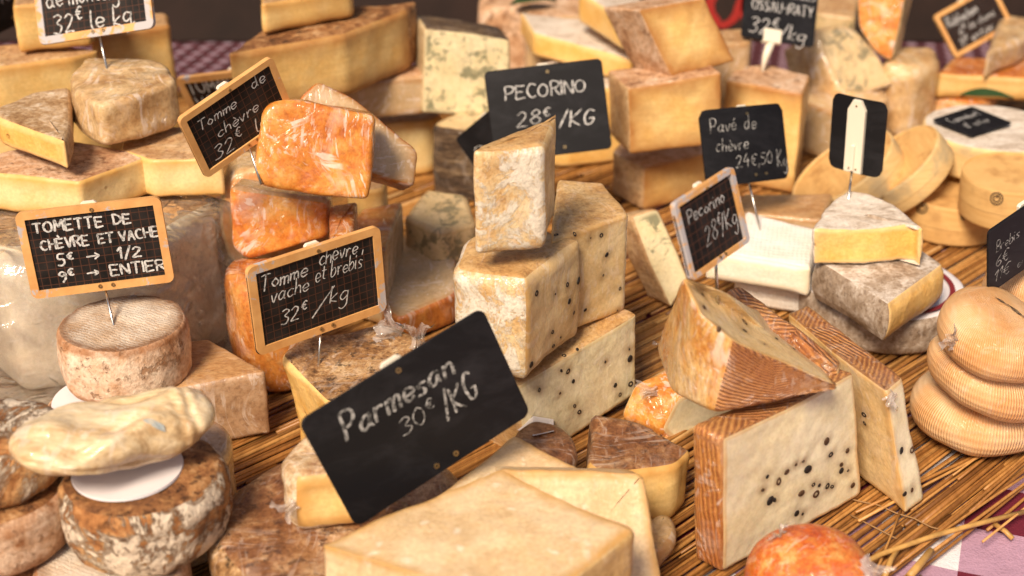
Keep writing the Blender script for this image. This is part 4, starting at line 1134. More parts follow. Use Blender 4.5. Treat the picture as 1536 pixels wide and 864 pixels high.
slab([(226, 590), (400, 558), (312, 505), (225, 520)], MZ, 'cheese_block', mm({'rind': 'block_wrap', 'rind#top': 'block_top'}), 'brown wrapped block behind the tommettes on the reeds', 'rind', foot=(1, 406, 650), capA='rind', capB='rind#top', rc=.004, bev=.0035, res=.003)

# --- wheel and mould cheeses by the parmesan sign
wheel(520, 772, .047, MZ, .076, 'cheese_round', mm({'rind': 'brown_wrap', 'rind#rim': 'mold'}), 'large flat brown wheel in cling film under the parmesan sign', tags='rind#rim', capA='rind', capB='rind', bev=.012, disp=.0035, n=110, res=.003)
o = slab([(434, 722, -.004), (545, 706), (550, 640), (470, 636), (420, 684, -.006)], .049, 'cheese_wedge', mm({'rind': 'crusty_pale', 'paste': 'yellow'}), 'white crusted wedge with yellow side on the brown wheel', ['paste', 'paste', 'rind', 'rind', 'rind'], foot=(1, 545, 790), rc=.009, bev=.007, res=.003, disp=.004, dscale=30, fine=.0008, capA='rind', capB='rind')
crumple(440, 755, 418, 775, 'film', o, spread=.7, seed=41)
o = slab([(420, 533), (488, 603), (560, 610), (650, 520), (590, 484), (452, 503)], MZ, 'cheese_wedge', mm({'rind': 'mold', 'paste': 'brie'}), 'yellow wedge with mould spotted brown top carrying a framed sign', ['paste', 'paste', 'rind', 'rind', 'rind', 'paste'], z1=.068, rc=[.006, .006, .004, .004, .006, .006], bev=.0045, res=.0026, disp=.0028, shift=(.012, -.012), capA='rind')
mould_wedge = o
crumple(600, 500, 566, 486, 'film', o, spread=.9, seed=44)
crumple(628, 520, 626, 484, 'film', o, spread=.7, seed=46)

# --- orange cheeses, centre left
slab([(336, 408), (350, 388), (430, 382), (470, 400), (455, 428), (405, 440), (358, 430)], MZ, 'cheese_round', mm({'rind': 'orange_dark'}), 'orange brown wrapped cheese standing under the wedge pile, behind the framed tomme sign', 'rind', z1=.088, capA='rind', capB='rind', rc=.012, bev=.006, bulge=.003, res=.003, disp=.003)
Zo = .091
face([(327, 330), (332, 290), (348, 255), (420, 250), (500, 300), (500, 400), (420, 425), (370, 414), (340, 390)], (430, 345, Zo), 8, 6, (0, .05, 0), 'cheese_wedge', mm({'rind': 'tan_wrap', 'paste': 'orange_paste'}), 'thick orange half wheel standing behind the two wrapped orange wedges', 'rind', capA='rind', rc=.012, bev=.006, res=.003)
o = face([(346, 281), (420, 291), (493, 302), (492, 358), (430, 378), (372, 388), (350, 372)], (430, 380, Zo + .002), 12, 10, (.006, .030, 0), 'cheese_wedge', mm({'rind': 'orange', 'rind#side': 'orange_dark', 'paste': 'tan_paste'}), 'lower wrapped orange wedge above the framed tomme sign', ['paste', 'paste', 'rind#side', 'rind', 'rind', 'rind', 'rind'], capA='rind', capB='rind', rc=.005, bev=.004, res=.0026, disp=.0025)
slab([(492, 304), (538, 300), (530, 345), (495, 362)], .08, 'cheese_wedge', mm({'rind': 'orange_dark'}), 'deep orange wedge end beside the lower wrapped orange wedge', 'rind', z1=.125, capA='rind', capB='rind', rc=.004, bev=.004)
slab([(505, 355), (546, 311), (603, 303), (579, 375)], MZ, 'cheese_wedge', mm({'rind': 'orange_dark', 'paste': 'tan_paste'}), 'wrapped wedge with ridged orange top and pale cut side behind the framed tomme sign', ['paste', 'rind', 'paste', 'paste'], foot=(3, 581, 492), rc=.004, bev=.003)
slab([(560, 400), (600, 352), (640, 346), (683, 384), (694, 425), (680, 443), (598, 478), (575, 460)], MZ, 'cheese_wedge', mm({'rind': 'orange_dark', 'paste': 'tan_paste'}), 'half wheel lying flat with beige cut face up beside the pecorino stack', 'rind', foot=(6, 600, 520), capB='paste', capA='rind', rc=.008, bev=.004)
Zt = .142
o = face([(398, 158), (443, 150), (564, 174), (560, 240), (553, 300), (477, 297), (388, 275), (386, 235)], (477, 297, Zt + .010), 14, 16, (.004, .038, .0), 'cheese_wedge', mm({'rind': 'orange', 'paste': 'tan_paste'}), 'bright orange wrapped wedge on top of the orange pile', 'rind', capA='rind', capB='rind', rc=[.006, .01, .005, .01, .004, .01, .006, .01], bev=.0035, res=.0024, disp=.0025)
face([(446, 150), (476, 119), (530, 144), (628, 226), (622, 280), (556, 262), (500, 220)], (560, 250, .150), 22, 30, (0, .026, 0), 'cheese_wedge', mm({'rind': 'orange_dark', 'paste': 'tan_paste'}), 'wrapped wedge with grey beige cut face leaning behind the bright orange one', 'rind', capA='rind', rc=.005, bev=.003)
slab([(520, 288), (575, 283), (582, 266), (525, 262)], MZ, 'cheese_block', mm({'rind': 'tan_rind', 'paste': 'yellow'}), 'plain tan block propping up the leaning beige wedge', 'paste', z1=.085, rc=.004, bev=.004)
slab([(606, 326), (640, 282), (700, 292), (716, 335), (655, 348)], MZ, 'blue_cheese_wedge', mm({'rind': 'blue_dim', 'paste': 'blue_dim'}), 'small blue veined wedge half hidden left of the pecorino stack', ['rind', 'rind', 'rind', 'rind', 'rind'], z1=.055, rc=.006, bev=.004)
slab([(648, 318), (690, 326), (712, 340), (704, 316), (668, 306)], MZ, 'cheese_wedge', mm({'rind': 'orange_dark'}), 'small red brown wedge tucked left of the pecorino stack', 'rind', foot=(1, 690, 384), capA='rind', capB='rind', rc=.004, bev=.003)

# --- bag and pale cheeses, left
bt = [(-60, 330), (95, 262), (325, 300), (232, 352), (0, 372)]
slab(bt, MZ, 'cheese_block', mm({'rind': 'tan_rind', 'paste': 'white_cheese'}), 'big pale block inside the clear plastic bag', 'paste', z1=.118, capB='rind', rc=.008, bev=.006, res=.005)
Bt = np.array([P(x, y, .119) for x, y in [(-75, 330), (95, 252), (345, 298), (240, 362), (0, 384)]])
At = Bt.copy(); At[:, 2] = MZ; cA = At.mean(0); At = cA + (At - cA) * 1.10
def bagwarp(V):
    V = V.copy(); h = np.clip((V[:, 2] - MZ) / .112, 0, 1); side = (V[:, 2] < .1185)
    def crease(p):
        d_, _ = mnoise.voronoi(p); return d_[1] - d_[0]
    n = np.array([crease(Vector((p[0] * 24, p[1] * 24, p[2] * 15))) for p in V]); n2 = np.array([crease(Vector((p[0] * 55 + 3, p[1] * 55, p[2] * 34 + 1))) for p in V])
    c = V.mean(0); d = V - c; d[:, 2] = 0; d /= np.linalg.norm(d, axis=1, keepdims=True) + 1e-9
    amp = np.where(side, 1, 0)[:, None]
    return V + d * ((.004 + .014 * (1 - h) * h * 2 + .012 * (.45 - n) + .005 * (.45 - n2))[:, None]) * amp
loft(At, Bt, 'film', 'film', 'film', 'plastic_bag', {'film': M['bag']}, 'crumpled clear plastic bag around the pale block', 'bag', rc=.015, bev=.008, res=.004, disp=.001, warp=bagwarp)
slab([(-60, 262), (0, 228), (104, 208), (230, 232), (118, 273), (-20, 258)], .122, 'cheese_block', mm({'rind': 'pink_rind', 'paste': 'yellow_pale'}), 'pale yellow block with rough pinkish top on the bagged cheese', 'paste', foot=(4, 118, 330), rc=.003, bev=.003)
slab([(178, 222), (225, 240), (336, 236), (290, 190), (190, 190)], .122, 'cheese_block', mm({'rind': 'tan_rind', 'paste': 'yellow_pale'}), 'pale block right behind the rough pinkish one', 'paste', foot=(1, 228, 298), rc=.004, bev=.003)
slab([(-6, 176), (40, 193), (97, 213), (107, 190), (105, 130), (52, 136), (-8, 160)], .158, 'cheese_wedge', mm({'rind': 'speckled', 'rind#side': 'tan_rind', 'paste': 'brie'}), 'wedge with speckled brown and white top at the left edge', ['paste', 'paste', 'rind#side', 'rind#side', 'rind#side', 'rind#side', 'paste'], foot=(2, 90, 256), rc=.006, bev=.004, capA='rind#side')
wrapL = slab([(100, 118), (128, 86), (190, 84), (252, 93), (266, 122), (205, 143), (148, 157), (112, 138)], .158, 'cheese_wedge', mm({'rind': 'tan_wrap'}), 'pale wedge tightly wrapped in film, carrying a worn framed sign', 'rind', foot=(6, 140, 224), capA='rind', capB='rind', rc=.009, bev=.0045, disp=.0026, dscale=34, res=.003)
slab([(-60, 104), (0, 100), (108, 86), (150, 74), (60, 62), (-60, 72)], MZ, 'cheese_block', mm({'rind': 'tan_rind', 'paste': 'yellow'}), 'tall yellow block with brown crust behind the speckled wedge', 'paste', z1=.163, rc=.004, bev=.004, res=.005)
slab([(18, 8), (130, -2), (150, -30), (20, -30)], .166, 'cheese_block', mm({'rind': 'tan_rind', 'paste': 'yellow'}), 'yellow block on the tall one, behind the worn framed sign', 'paste', foot=(1, 132, 70), rc=.004, bev=.004, res=.005)
slab([(135, 50), (200, 45), (256, 36), (250, 18), (140, 20)], MZ, 'cheese_block', mm({'rind': 'tan_rind', 'paste': 'comte'}), 'amber block behind the film wrapped wedge', 'paste', z1=.157, rc=.005, bev=.005, res=.005)

# --- back, centre left
slab([(548, 188), (640, 182), (665, 172), (640, 150), (540, 150)], MZ, 'cheese_block', mm({'rind': 'tan_rind', 'paste': 'yellow_pale'}), 'pale yellow block at the bottom of the back stack', 'paste', foot=(1, 640, 262), rc=.005, bev=.004, res=.005)
zz = .075
slab([(430, 135), (560, 120), (650, 112), (640, 95), (440, 95)], zz, 'cheese_block', mm({'rind': 'pink_rind', 'paste': 'tan_paste'}), 'tan slab with whitish edge under the big amber block', 'paste', z1=.112, rc=.005, bev=.004, res=.005)
big = slab([(340, 82), (517, 50), (612, 14), (628, 0), (420, 20)], .114, 'cheese_block', mm({'rind': 'brown_rind', 'paste': 'comte'}), 'big amber block with dark crust on top, back left of the blue cheese', ['paste', 'paste', 'rind', 'rind', 'paste'], foot=(1, 519, 145), rc=[.008, .004, .012, .01, .01], bev=.006, res=.004)
slab([(390, 6), (530, -18), (520, -40), (395, -38)], .172, 'cheese_block', mm({'rind': 'tan_rind', 'paste': 'yellow'}), 'yellow block on top of the big amber block at the top edge', 'paste', foot=(0, 396, 52), rc=.006, bev=.005, res=.005)

slab([(640, 188), (735, 200), (790, 178), (700, 160)], MZ, 'blue_cheese_round', mm({'rind': 'dark_rind', 'paste': 'blue_dim'}), 'dark crusted blue cheese under the upright blue block', 'rind', foot=(0, 655, 296), capA='rind', capB='paste', rc=.015, bev=.006)
zf = .078
face([(635, 41), (700, 47), (766, 58), (765, 176), (632, 170)], (632, 170, zf), 12, 3, (.0, .05, 0), 'blue_cheese_block', mm({'rind': 'dark_rind', 'rind#side': 'blue_side', 'paste': 'blue'}), 'upright blue veined block with dark wrinkled crust on top', ['rind', 'rind', 'rind#side', 'rind#side', 'rind#side'], capA='paste', rc=[.006, .001, .004, .004, .004], bev=.003, res=.0035, disp=.0015)

# soft yellow wedges, back centre
gb = 'runny white crusted wedges at the back'
slab([(792, 132), (850, 138), (955, 128), (960, 88), (850, 80), (800, 100)], MZ, 'brie_wedge', mm({'rind': 'brie_rind', 'paste': 'brie'}), 'runny wedge behind the big pecorino sign, lowest of three', 'paste', z1=.082, rc=.006, bev=.004, group=gb, res=.005)
slab([(800, 50), (850, 62), (950, 92), (955, 62), (880, 30), (780, 18)], .085, 'brie_wedge', mm({'rind': 'brie_rind', 'paste': 'brie'}), 'long runny wedge with white crust right of the blue block', 'paste', foot=(2, 948, 128), rc=.005, bev=.004, group=gb, res=.005)
slab([(868, -12), (920, 20), (958, 40), (985, 10), (900, -40)], .122, 'brie_wedge', mm({'rind': 'brie_rind', 'paste': 'brie'}), 'runny yellow wedge at the top edge left of the big tilted wedge', 'paste', foot=(1, 925, 66), rc=.005, bev=.004, group=gb, res=.005)
slab([(716, 10), (800, 14), (830, -10), (720, -16)], MZ, 'cheese_block', mm({'rind': 'pink_rind'}), 'pinkish cheese at the top edge behind the blue block', 'rind', z1=.10, capA='rind', capB='rind', rc=.012, bev=.008, res=.006)
slab([(790, 30), (880, 22), (900, -6), (780, -4)], MZ, 'cheese_block', mm({'rind': 'pink_rind', 'paste': 'tan_paste'}), 'dull pink cheese under the runny wedges at the back', 'paste', z1=.10, rc=.012, bev=.008, res=.006)

# mountain cheese pile
slab([(917, 228), (967, 252), (1075, 226), (1060, 196), (945, 196)], MZ, 'mountain_cheese', mm({'rind': 'pink_rind', 'rind#side': 'tan_rind', 'paste': 'comte'}), 'amber wedge with pinkish crust at the bottom of the mountain cheese pile', ['rind#side', 'paste', 'paste', 'rind#side', 'rind#side'], foot=(1, 967, 316), rc=.005, bev=.003, res=.004, capA='rind')
zq = .072
face([(941, 132), (1010, 122), (1083, 108), (1081, 217), (945, 231)], (945, 231, zq), 10, 2, (-.004, .055, 0), 'mountain_cheese', mm({'rind': 'pink_rind', 'rind#side': 'tan_rind', 'paste': 'comte'}), 'square amber cut face in the middle of the mountain cheese pile', ['rind', 'rind', 'rind#side', 'rind#side', 'rind#side'], capA='rind', rc=.003, bev=.0025, res=.004)
face([(957, 14), (1010, 4), (1058, -4), (1104, 92), (1055, 106), (1008, 115), (985, 70)], (1008, 116, .134), 26, 16, (-.005, .055, 0.004), 'mountain_cheese', mm({'rind': 'pink_rind', 'rind#side': 'tan_rind', 'paste': 'comte'}), 'large tilted amber wedge on top of the mountain cheese pile', ['rind', 'rind', 'rind', 'rind#side', 'rind#side', 'rind', 'rind'], capA='rind', rc=.003, bev=.0025, res=.004)
ossau = slab([(1088, 120), (1205, 141), (1215, 112), (1152, 96), (1105, 100)], MZ, 'mountain_cheese', mm({'rind': 'pink_rind', 'paste': 'comte', 'rind#side': 'tan_rind'}), 'amber wedge with pinkish top carrying the clip-on sign', ['paste', 'paste', 'rind#side', 'rind#side', 'rind#side'], foot=(1, 1205, 292), rc=.004, bev=.003, res=.004)
slab([(1060, 70), (1125, 62), (1130, 40), (1065, 45)], MZ, 'mountain_cheese', mm({'rind': 'tan_rind', 'paste': 'tan_paste'}), 'brownish block in shade behind the tilted amber wedge', 'paste', z1=.13, rc=.005, bev=.004, res=.005)
slab([(1205, 150), (1262, 172), (1335, 150), (1320, 120), (1220, 120)], MZ, 'cheese_block', mm({'rind': 'tan_wrap', 'paste': 'tan_paste'}), 'smooth brownish block behind the blank back of a sign', 'paste', foot=(1, 1262, 250), rc=.006, bev=.004, res=.004)
# wrapped blue wedges, back right
face([(1222, 44), (1250, 36), (1284, 40), (1320, 84), (1346, 126), (1290, 143), (1262, 138), (1235, 90)], (1290, 143, .058), 12, 38, (-.030, .030, -.004, .85), 'blue_cheese_wedge', mm({'rind': 'tan_wrap', 'paste': 'blue_dim'}), 'leaning blue veined wedge with brown wrapped crust', 'rind', capA='rind', rc=.006, bev=.004, res=.004)
slab([(1222, 20), (1285, 26), (1292, -20), (1225, -30)], MZ, 'blue_cheese_wedge', mm({'rind': 'tan_rind', 'paste': 'blue_dim'}), 'blue veined slab at the top edge right of the clip-on sign', 'paste', z1=.098, rc=.006, bev=.004, res=.006)
face([(1283, -30), (1305, -30), (1366, -30), (1338, 94), (1312, 80), (1286, 40)], (1338, 94, .082), -8, 10, (.012, .045, 0), 'blue_cheese_wedge', mm({'rind': 'orange', 'rind#side': 'tan_wrap', 'paste': 'blue_dim'}), 'golden crusted wedge at the top edge above the rounded brown block', ['rind', 'rind', 'paste', 'paste', 'rind#side', 'rind#side'], capA='paste', capB='rind', rc=.006, bev=.004, res=.004)
slab([(1318, 96), (1375, 104), (1414, 90), (1405, 68), (1340, 66)], MZ, 'cheese_block', mm({'rind': 'tan_wrap'}), 'rounded golden brown block beside the round wooden boxes', 'rind', foot=(1, 1375, 215), capA='rind', capB='rind', rc=.016, bev=.012, res=.004)
slab([(1405, 110), (1560, 118), (1560, 86), (1430, 84)], .040, 'cheese_block', mm({'rind': 'orange_dark', 'paste': 'yellow'}), 'flat yellow slab with reddish top under the framed sign at right', 'paste', foot=(0, 1428, 146), rc=.006, bev=.006, res=.005)
slab([(1400, 146), (1475, 160), (1500, 140), (1420, 130)], MZ, 'cheese_block', mm({'rind': 'orange', 'paste': 'orange_paste'}), 'orange cheese in shade under the flat yellow slab', 'paste', z1=.038, rc=.006, bev=.006, res=.006)
slab([(1480, 80), (1536, 60), (1580, 30), (1500, 20)], .066, 'cheese_block', mm({'rind': 'tan_wrap'}), 'tan wrapped cheese at the right edge on the flat yellow slab', 'rind', z1=.092, capA='rind', capB='rind', rc=.008, bev=.006, res=.006)

# round boxes and the white wheel on them, right
def leaf_band(): pass
gx = 'round wooden cheese boxes'
def box(c, r, h, ax, label, pale=False, marks=None, off=0):
    ax = np.array(ax, float); ax /= np.linalg.norm(ax)
    a = np.cross([0, 1.0, 0], ax); a /= np.linalg.norm(a); b = np.cross(ax, a)
    prof = {'box_base': [(0, 0), (.97 * r, 0), (.985 * r, .0015), (.985 * r, h * .5)], 'lid': [(r * .985, h * .42), (r, h * .42), (r, h - .002), (r * .988, h), (r * .962, h), (r * .957, h - .0012)], 'lid_disc': [(r * .957, h - .0012), (r * .6, h - .0014), (0, h - .0016)]}
    base = c.copy(); base[2] = max(MZ, c[2] - h)
    root = tag(empty('cheese_box', base), label, 'cheese box', gx)
    n = 72
    allV, allF = [], []
    for nm, pr in prof.items():
        V, F, UV = [], [], []
        for (rr_, zz_) in pr:
            for i in range(n):
                t = 2 * math.pi * i / n; V.append(c + ax * (zz_ - h) + (a * math.cos(t) + b * math.sin(t)) * rr_); UV.append((t * r, zz_))
        for k in range(len(pr) - 1):
            for i in range(n): j = (i + 1) % n; F.append((k * n + i, k * n + j, (k + 1) * n + j, (k + 1) * n + i))
        meshobj(nm, V, F, M['box_inset'] if nm == 'lid_disc' else M['box_wood_pale' if pale else 'box_wood'], root, base, uvs=UV, smooth=(nm != 'lid'))
        allV.append(np.array(V)); allF += [tuple(q + sum(len(x) for x in allV[:-1]) for q in f) for f in F]
    BVHS.append(BVHTree.FromPolygons([Vector(p) for p in np.concatenate(allV)], allF))
    root_base[root.name] = base
    return root
def stamp(root, px, py, r, kind):
    """printed mark on the side of a box: ribbons laid on the surface"""
    st = []
    if kind == 'ring':
        st.append([(math.cos(t), math.sin(t)) for t in np.linspace(0, 6.2832, 25)])
        st.append([(.55 * math.cos(t), .55 * math.sin(t)) for t in np.linspace(1.9, 6.6, 14)]); st.append([(.1, .2), (.35, .62), (.6, .1)]); st.append([(.0, .1), (.0, .6), (.3, .45)])
    else:
        x = 0
        for ch in kind:
            if ch == ' ': x += .9; continue
            for s in GL[ch]: st.append([(x + p[0] * .16, p[1] * .16) for p in cr(s, 3)])
            x += max(p[0] for s in GL[ch] for p in s) * .16 + .3
    V, F = [], []
    for s in st:
        b0 = len(V)
        for i, p in enumerate(s):
            q0, q1 = s[max(i - 1, 0)], s[min(i + 1, len(s) - 1)]; d = np.array(q1) - np.array(q0); d = d / (np.linalg.norm(d) + 1e-9); nn = np.array((-d[1], d[0])) * .11
            for sg in (1, -1):
                h = cast(px + (p[0] + nn[0] * sg) * r, py - (p[1] + nn[1] * sg) * r); V.append(h - ray(px, py) * .0006)
        for i in range(len(s) - 1): k = b0 + 2 * i; F.append((k, k + 2, k + 3, k + 1))
    meshobj('print', V, F, M['ink'], root, root_base[root.name], smooth=False)
b1 = box(P(1432, 285, .040), .0435, .034, (0, 0, 1), 'flat round wooden box on the reeds with printed marks, under the other boxes')
stamp(b1, 1383, 312, 8, 'ring'); stamp(b1, 1442, 329, 9, 'au lait')
b2 = box(P(1518, 258, .078), .0395, .036, (-.04, -.05, 1), 'round wooden box stacked at the right edge with a ring mark')
stamp(b2, 1495, 298, 9, 'ring')
box(P(1340, 243, .062), .045, .025, (-.67, .03, .73), 'tilted pale wooden box with yellow stain leaning between the boxes', True)
box(P(1262, 250, .055), .050, .024, (-.60, .03, .78), 'pale round wooden box leaning behind the blank sign', True)
c = P(1478, 232, .090)
b3 = box(P(1474, 236, .044), .050, .036, (0, 0, 1), 'round wooden box below the white wheel with the small black sign')
o = wheel(1490, 190, .078, .046, .060, 'cheese_round', mm({'rind': 'box_wood_pale', 'rind#top': 'brie_rind'}), 'white crusted wheel in a wooden band at the right with a sign lying on it', capA='rind', capB='rind#top', bev=.004, n=80, disp=.001)
def leaf(px, py, z, L, ang, label):
    c = P(px, py, z); V, F = [], []
    for i in range(11):
        u = i / 10; wd = L * .26 * math.sin(math.pi * u ** .8)
        for k in (-1, 0, 1): V.append(c + np.array([math.cos(R(ang)) * L * (u - .5) - math.sin(R(ang)) * wd * k, math.sin(R(ang)) * L * (u - .5) + math.cos(R(ang)) * wd * k, .004 * math.sin(u * 3) + .0025 * abs(k)]))
    for i in range(10):
        for k in (0, 1): a = i * 3 + k; F.append((a, a + 1, a + 4, a + 3))
    tag(meshobj('leaf', V, F, M['green'], None, V[0]), label, 'leaf')
leaf(1480, 148, .056, .05, -12, 'dark green leaf showing between the flat slab and the white wheel')
leaf(800, 6, .106, .05, 15, 'green leaf at the top edge above the runny wedges')

# goat and bloomy cheeses, centre right
o = wheel(1326, 424, .036, MZ, .062, 'cheese_round', mm({'rind': 'grey_rind', 'rind#top': 'paper'}), 'flat wrapped wheel with white and dark red paper label under the grey wedges', capA='rind', capB='rind#top', bev=.007, n=90, disp=.0012)
cc = P(1326, 424, .0385)
for nm, r0, r1, a0, a1, m in (('label_band', .048, .052, -1.6, 1.9, 'label_red'), ('label_print', .034, .047, .35, .62, 'label_blue')):
    V, F = [], []
    for i in range(41):
        t = a0 + (a1 - a0) * i / 40
        for r_ in (r0, r1): V.append(cc + np.array([r_ * math.cos(t), r_ * math.sin(t), 0]))
    for i in range(40): F.append((2 * i, 2 * i + 1, 2 * i + 3, 2 * i + 2))
    meshobj(nm, V, F, M[m], o, root_base[o.name])
zg = .042
slab([(1226, 392), (1332, 457), (1416, 396), (1345, 352), (1250, 352)], zg, 'cheese_wedge', mm({'rind': 'grey_rind', 'rind#top': 'grey_top', 'paste': 'brie'}), 'grey crusted wedge with amber cut side lying on the labelled wheel', ['rind', 'paste', 'rind', 'rind', 'rind'], foot=(1, 1327, 515), capA='rind', capB='rind#top', rc=.004, bev=.003, res=.0028, bulge=.003)
bloom = slab([(1218, 344), (1300, 343), (1372, 337), (1384, 346), (1345, 306), (1306, 290), (1270, 284), (1238, 312)], zg + .032, 'brie_wedge', mm({'rind': 'brie_rind', 'paste': 'brie'}), 'white bloomy wedge with yellow cut side carrying the blank backed sign', ['paste', 'paste', 'paste', 'rind', 'rind', 'rind', 'rind', 'rind'], foot=(1, 1298, 395), rc=.004, bev=.003, res=.0028, capA='rind', shift=(.002, -.002), disp=.002, fine=.0011, fscale=90)
slab([(1100, 420), (1222, 436), (1222, 380), (1130, 370)], MZ, 'goat_cheese', mm({'rind': 'cloth_rind', 'paste': 'white_cheese'}), 'white pressed goat cheese at the bottom of its pair', ['rind', 'rind', 'rind', 'rind'], foot=(1, 1212, 475), capA='rind', rc=.006, bev=.006, res=.003)
pave = slab([(1058, 376), (1218, 402), (1230, 342), (1120, 314)], .034, 'goat_cheese', mm({'rind': 'cloth_rind', 'paste': 'white_cheese'}), 'white pressed goat cheese with cloth marks on top of its pair', ['paste', 'rind', 'rind', 'rind'], foot=(1, 1215, 446), capA='rind', rc=.005, bev=.0055, res=.003, disp=.0009)
slab([(1095, 318), (1232, 330), (1250, 290), (1115, 290)], MZ, 'cheese_block', mm({'rind': 'block_top', 'paste': 'tan_paste'}), 'flat tan topped block behind the white goat cheese', 'paste', z1=.052, rc=.004, bev=.003, res=.004)
face([(946, 324), (987, 311), (1010, 360), (1036, 420), (1006, 464), (975, 400)], (1004, 466, MZ), 18, 18, (-.006, .030, -.0, .9), 'blue_cheese_wedge', mm({'rind': 'tan_rind', 'paste': 'blue'}), 'blue veined wedge leaning behind the small framed pecorino sign', 'rind', capA='rind', rc=.004, bev=.003)

# dark crate behind the stall with red lettering
def crate():
    m = plain('old crate wood', (.026, .012, .008), .7, mottle=.5, scale=12)
    x0, x1, y, z0, z1 = -.9, .9, .70, -.01, .55
    root = tag(empty('crate', (0, y, z0)), 'dark wooden crate board behind the stall with red letters', 'crate')
    for k in range(5):
        za, zb = z0 + k * .122, z0 + k * .122 + .118
        V = [(a, b, c_) for c_ in (za, zb) for b in (y, y + .02) for a in (x0, x1)]
        meshobj('plank', V, [(0, 1, 5, 4), (1, 3, 7, 5), (3, 2, 6, 7), (2, 0, 4, 6), (4, 5, 7, 6), (0, 2, 3, 1)], m, root, (0, y, z0), smooth=False)
    V, F = write([('al', .0, .9, .0, 1.0, 0, 9)], .09, .12, 1, 2)
    o_ = onplane(1060, 44, (0, y - .001, 0), np.array([0, -1.0, 0]))
    meshobj('lettering', [(o_[0] + a, y - .0012, o_[2] + b) for a, b in V], F, plain('red paint', (.35, .02, .015), .6), root, (0, y, z0), smooth=False)
crate()

# ---------------------------------------------------------------- signs
sign([(22, 318), (240, 293), (263, 420), (50, 447)], (170, 486), 'slate', [('TOMETTE  DE', .10, .77, .74, .115, 0, 1.7), ('CHÈVRE  ET VACHE', .13, .945, .545, .11, 0, 1.6), ('5^  >   1/2', .22, .80, .34, .125, .05, 1.6), ('9^  >  ENTIER', .215, .945, .155, .12, 0, 1.6)],
     'framed slate reading TOMETTE DE CHEVRE ET VACHE in the round tommette', wp=.3, seed=2)
sign([(268, 178), (402, 82), (443, 172), (303, 266)], (384, 252), 'slate', [('Tomme', .13, .52, .66, .15, .2, 1.1), ('de', .72, .86, .74, .16, .1, 1.1), ('chèvre', .26, .70, .42, .16, .2, 1.1), ('32^  le kg', .16, 1.0, .14, .20, .2, 1.2)],
     'tilted framed slate reading Tomme de chevre left of the orange pile', yr=(6, 50), dz=-.012, wp=.3, seed=3)
sign([(368, 400), (565, 337), (578, 462), (383, 533)], (478, 546), 'slate', [('Tomme', .08, .42, .70, .17, .25, 1.1), ('chèvre ,', .52, .86, .77, .17, .3, .9), ('vache', .14, .42, .54, .16, .3, .9), ('et brebis', .48, .84, .60, .17, .3, .8), ('32^', .20, .38, .26, .15, .2, 1.1), ('/', .43, .53, .24, .24, .3, 1.3), ('kg', .57, .70, .30, .19, .3, .9)],
     'framed slate reading Tomme chevre vache et brebis in the mould spotted wedge', dz=-.014, wp=.3, seed=4)
sign([(452, 632), (720, 458), (797, 622), (528, 790)], None, 'board', [('Parmesan', .15, .74, .66, .20, .25, 1.7), ('30^', .40, .58, .44, .14, .1, .7), ('/KG', .62, .80, .38, .22, .1, 1.5)],
     'big black tilted sign reading Parmesan at the front', depth=.755, ink='chalk_faint', screws=((.51, .93), (.47, .075), (.58, .075)), seed=5)
sign([(728, 107), (900, 88), (920, 222), (740, 245)], None, 'board', [('PECORINO', .15, .83, .66, .14, .05, 1.2), ('28^', .22, .49, .36, .15, .15, 1.0), ('/KG', .58, .86, .30, .16, .2, 1.4)],
     'black sign reading PECORINO behind the pecorino stack', depth=1.16, screws=((.53, .92), (.60, .08), (.5, .08)), seed=6)
sign([(1050, 167), (1172, 153), (1187, 268), (1060, 281)], (1140, 345), 'board', [('Pavé  de', .10, .62, .70, .18, .1, 1.1), ('chèvre', .14, .50, .45, .17, .15, 1.0), ('24€,50', .34, .78, .22, .15, .1, 1.0), ('Kg', .85, .98, .17, .2, .1, 1.2)],
     'black sign reading Pave de chevre in the white goat cheese', bend=-.05, ink='chalk_faint', screws=((.53, .90), (.56, .10), (.69, .10)), seed=7)
sign([(1250, 138), (1332, 155), (1322, 268), (1243, 248)], (1273, 297), 'board', None, 'small black sign seen from its blank back with a white holder strip', back=True, aspect=.75, bend=-.04, screws=((.5, .92), (.44, .08), (.57, .08)), seed=8)
sign([(1003, 305), (1095, 250), (1118, 360), (1035, 422)], (1076, 445), 'slate', [('Pecorino', .16, .76, .66, .17, .1, 1.2), ('28^', .34, .62, .28, .24, .2, .9), ('/Kg', .62, .88, .30, .24, .1, 1.2)],
     'small framed slate reading Pecorino in the ridged wedge', dz=-.022, frame_m='frame_worn', aspect=1.25, bend=0, seed=9)
sign([(1122, -55), (1230, -38), (1220, 72), (1111, 55)], (1141, 108), 'board', [('BREBIS', .45, .96, .62, .14, 0, 1.4), ('OSSAU-ïRATY', .10, .94, .40, .13, 0, 1.4), ('32^', .10, .47, .08, .20, .15, 1.5), ('/kg', .52, .86, .06, .19, .2, 1.3)],
     'black clip-on sign reading OSSAU IRATY at the top edge', clip=.42, screws=(), seed=10, aspect=1.0)
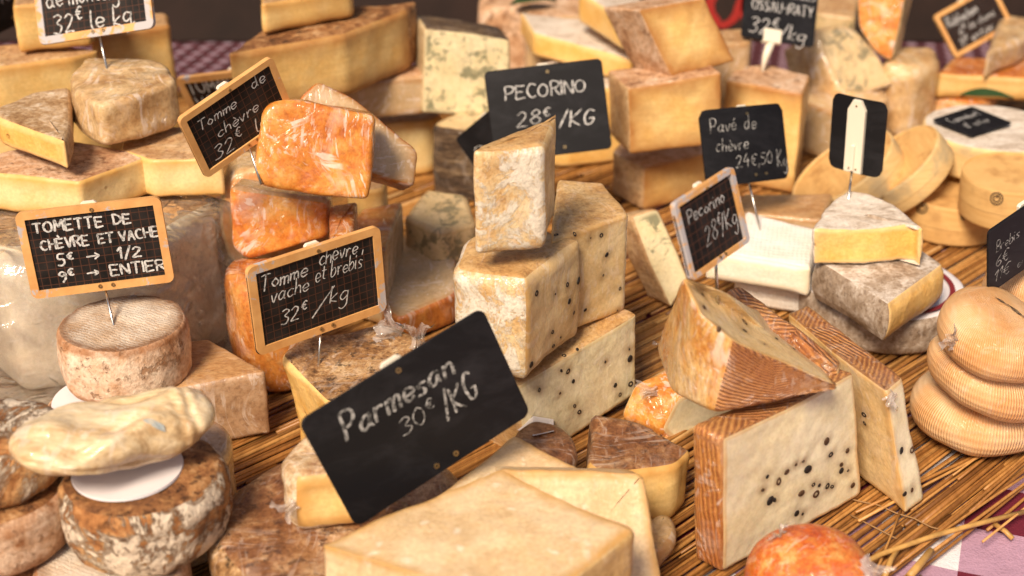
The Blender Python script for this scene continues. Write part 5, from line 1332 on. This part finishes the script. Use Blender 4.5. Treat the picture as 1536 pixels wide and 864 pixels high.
sign([(1398, 22), (1486, -22), (1518, 36), (1432, 91)], None, 'slate', [('Reblochon', .12, .62, .62, .2, .2, 1.3), ('6^ le demi', .22, .82, .38, .16, .2, 1.0), ('11^ entier', .16, .72, .14, .16, .2, 1.0)],
     'framed slate leaning at the top right corner', depth=1.50, seed=11)
sign([(1488, 352), (1590, 262), (1590, 372), (1473, 436)], (1512, 455), 'board', [('Brebis', .10, .40, .60, .16, .1, 1.1), ('6€', .10, .26, .37, .17, .1, 1.1), ('11€', .06, .27, .14, .17, .2, 1.1), ('1/2', .52, .68, .42, .16, .2, .9), ('entier', .38, .70, .12, .12, .2, .9)],
     'black sign reading Brebis 6 euro above the netted rounds', dz=.02, ink='chalk_faint', screws=(), seed=12, pin=False)
sign([(45, -62), (222, -92), (231, 42), (66, 68)], (160, 102), 'slate', [('de montagne', .10, .86, .40, .2, 0, 1.4), ('32^ le kg.', .14, .84, .10, .22, .05, 1.4)],
     'worn grey framed slate reading 32 euro le kg at the top left', frame_m='frame_worn', wp=.3, seed=13)
sign([(-120, -30), (22, -80), (44, 22), (-95, 100)], None, 'board', [('28^', .30, .60, .4, .2, .1, 1.2), ('/KG', .66, .93, .36, .2, .1, 1.2)],
     'black sign cut off by the top left corner of the picture', depth=1.22, screws=((.82, .12),), seed=14)
sign([(262, 112), (440, 98), (470, 165), (300, 190)], None, 'slate', [('TOMMETTE', .06, .72, .66, .26, 0, 1.3), ('VACHE', .08, .50, .32, .26, 0, 1.3)],
     'framed slate reading TOMMETTE VACHE half hidden behind another slate', depth=1.23, seed=15, aspect=1.8)
sign([(684, 205), (765, 142), (830, 230), (745, 300)], None, 'board', [('Roq', .12, .5, .50, .22, .2, 1.2)], 'black sign reading Roq half hidden behind the PECORINO sign', depth=1.20, screws=(), seed=16)
sign([(1400, 181), (1456, 161), (1520, 186), (1456, 206)], None, 'board', [('Camembert', .15, .85, .62, .2, .1, 1.2), ('8^ entier', .2, .75, .28, .2, .1, 1)], 'small black sign lying flat on the white wheel', depth=float((P(1458, 184, .081) - CAM) @ FW), screws=(), seed=17, tip=False, normal=(None, None, np.array([0, -.05, 1.0])))
print('objects', len(bpy.data.objects), 'verts', sum(len(m.vertices) for m in bpy.data.meshes))
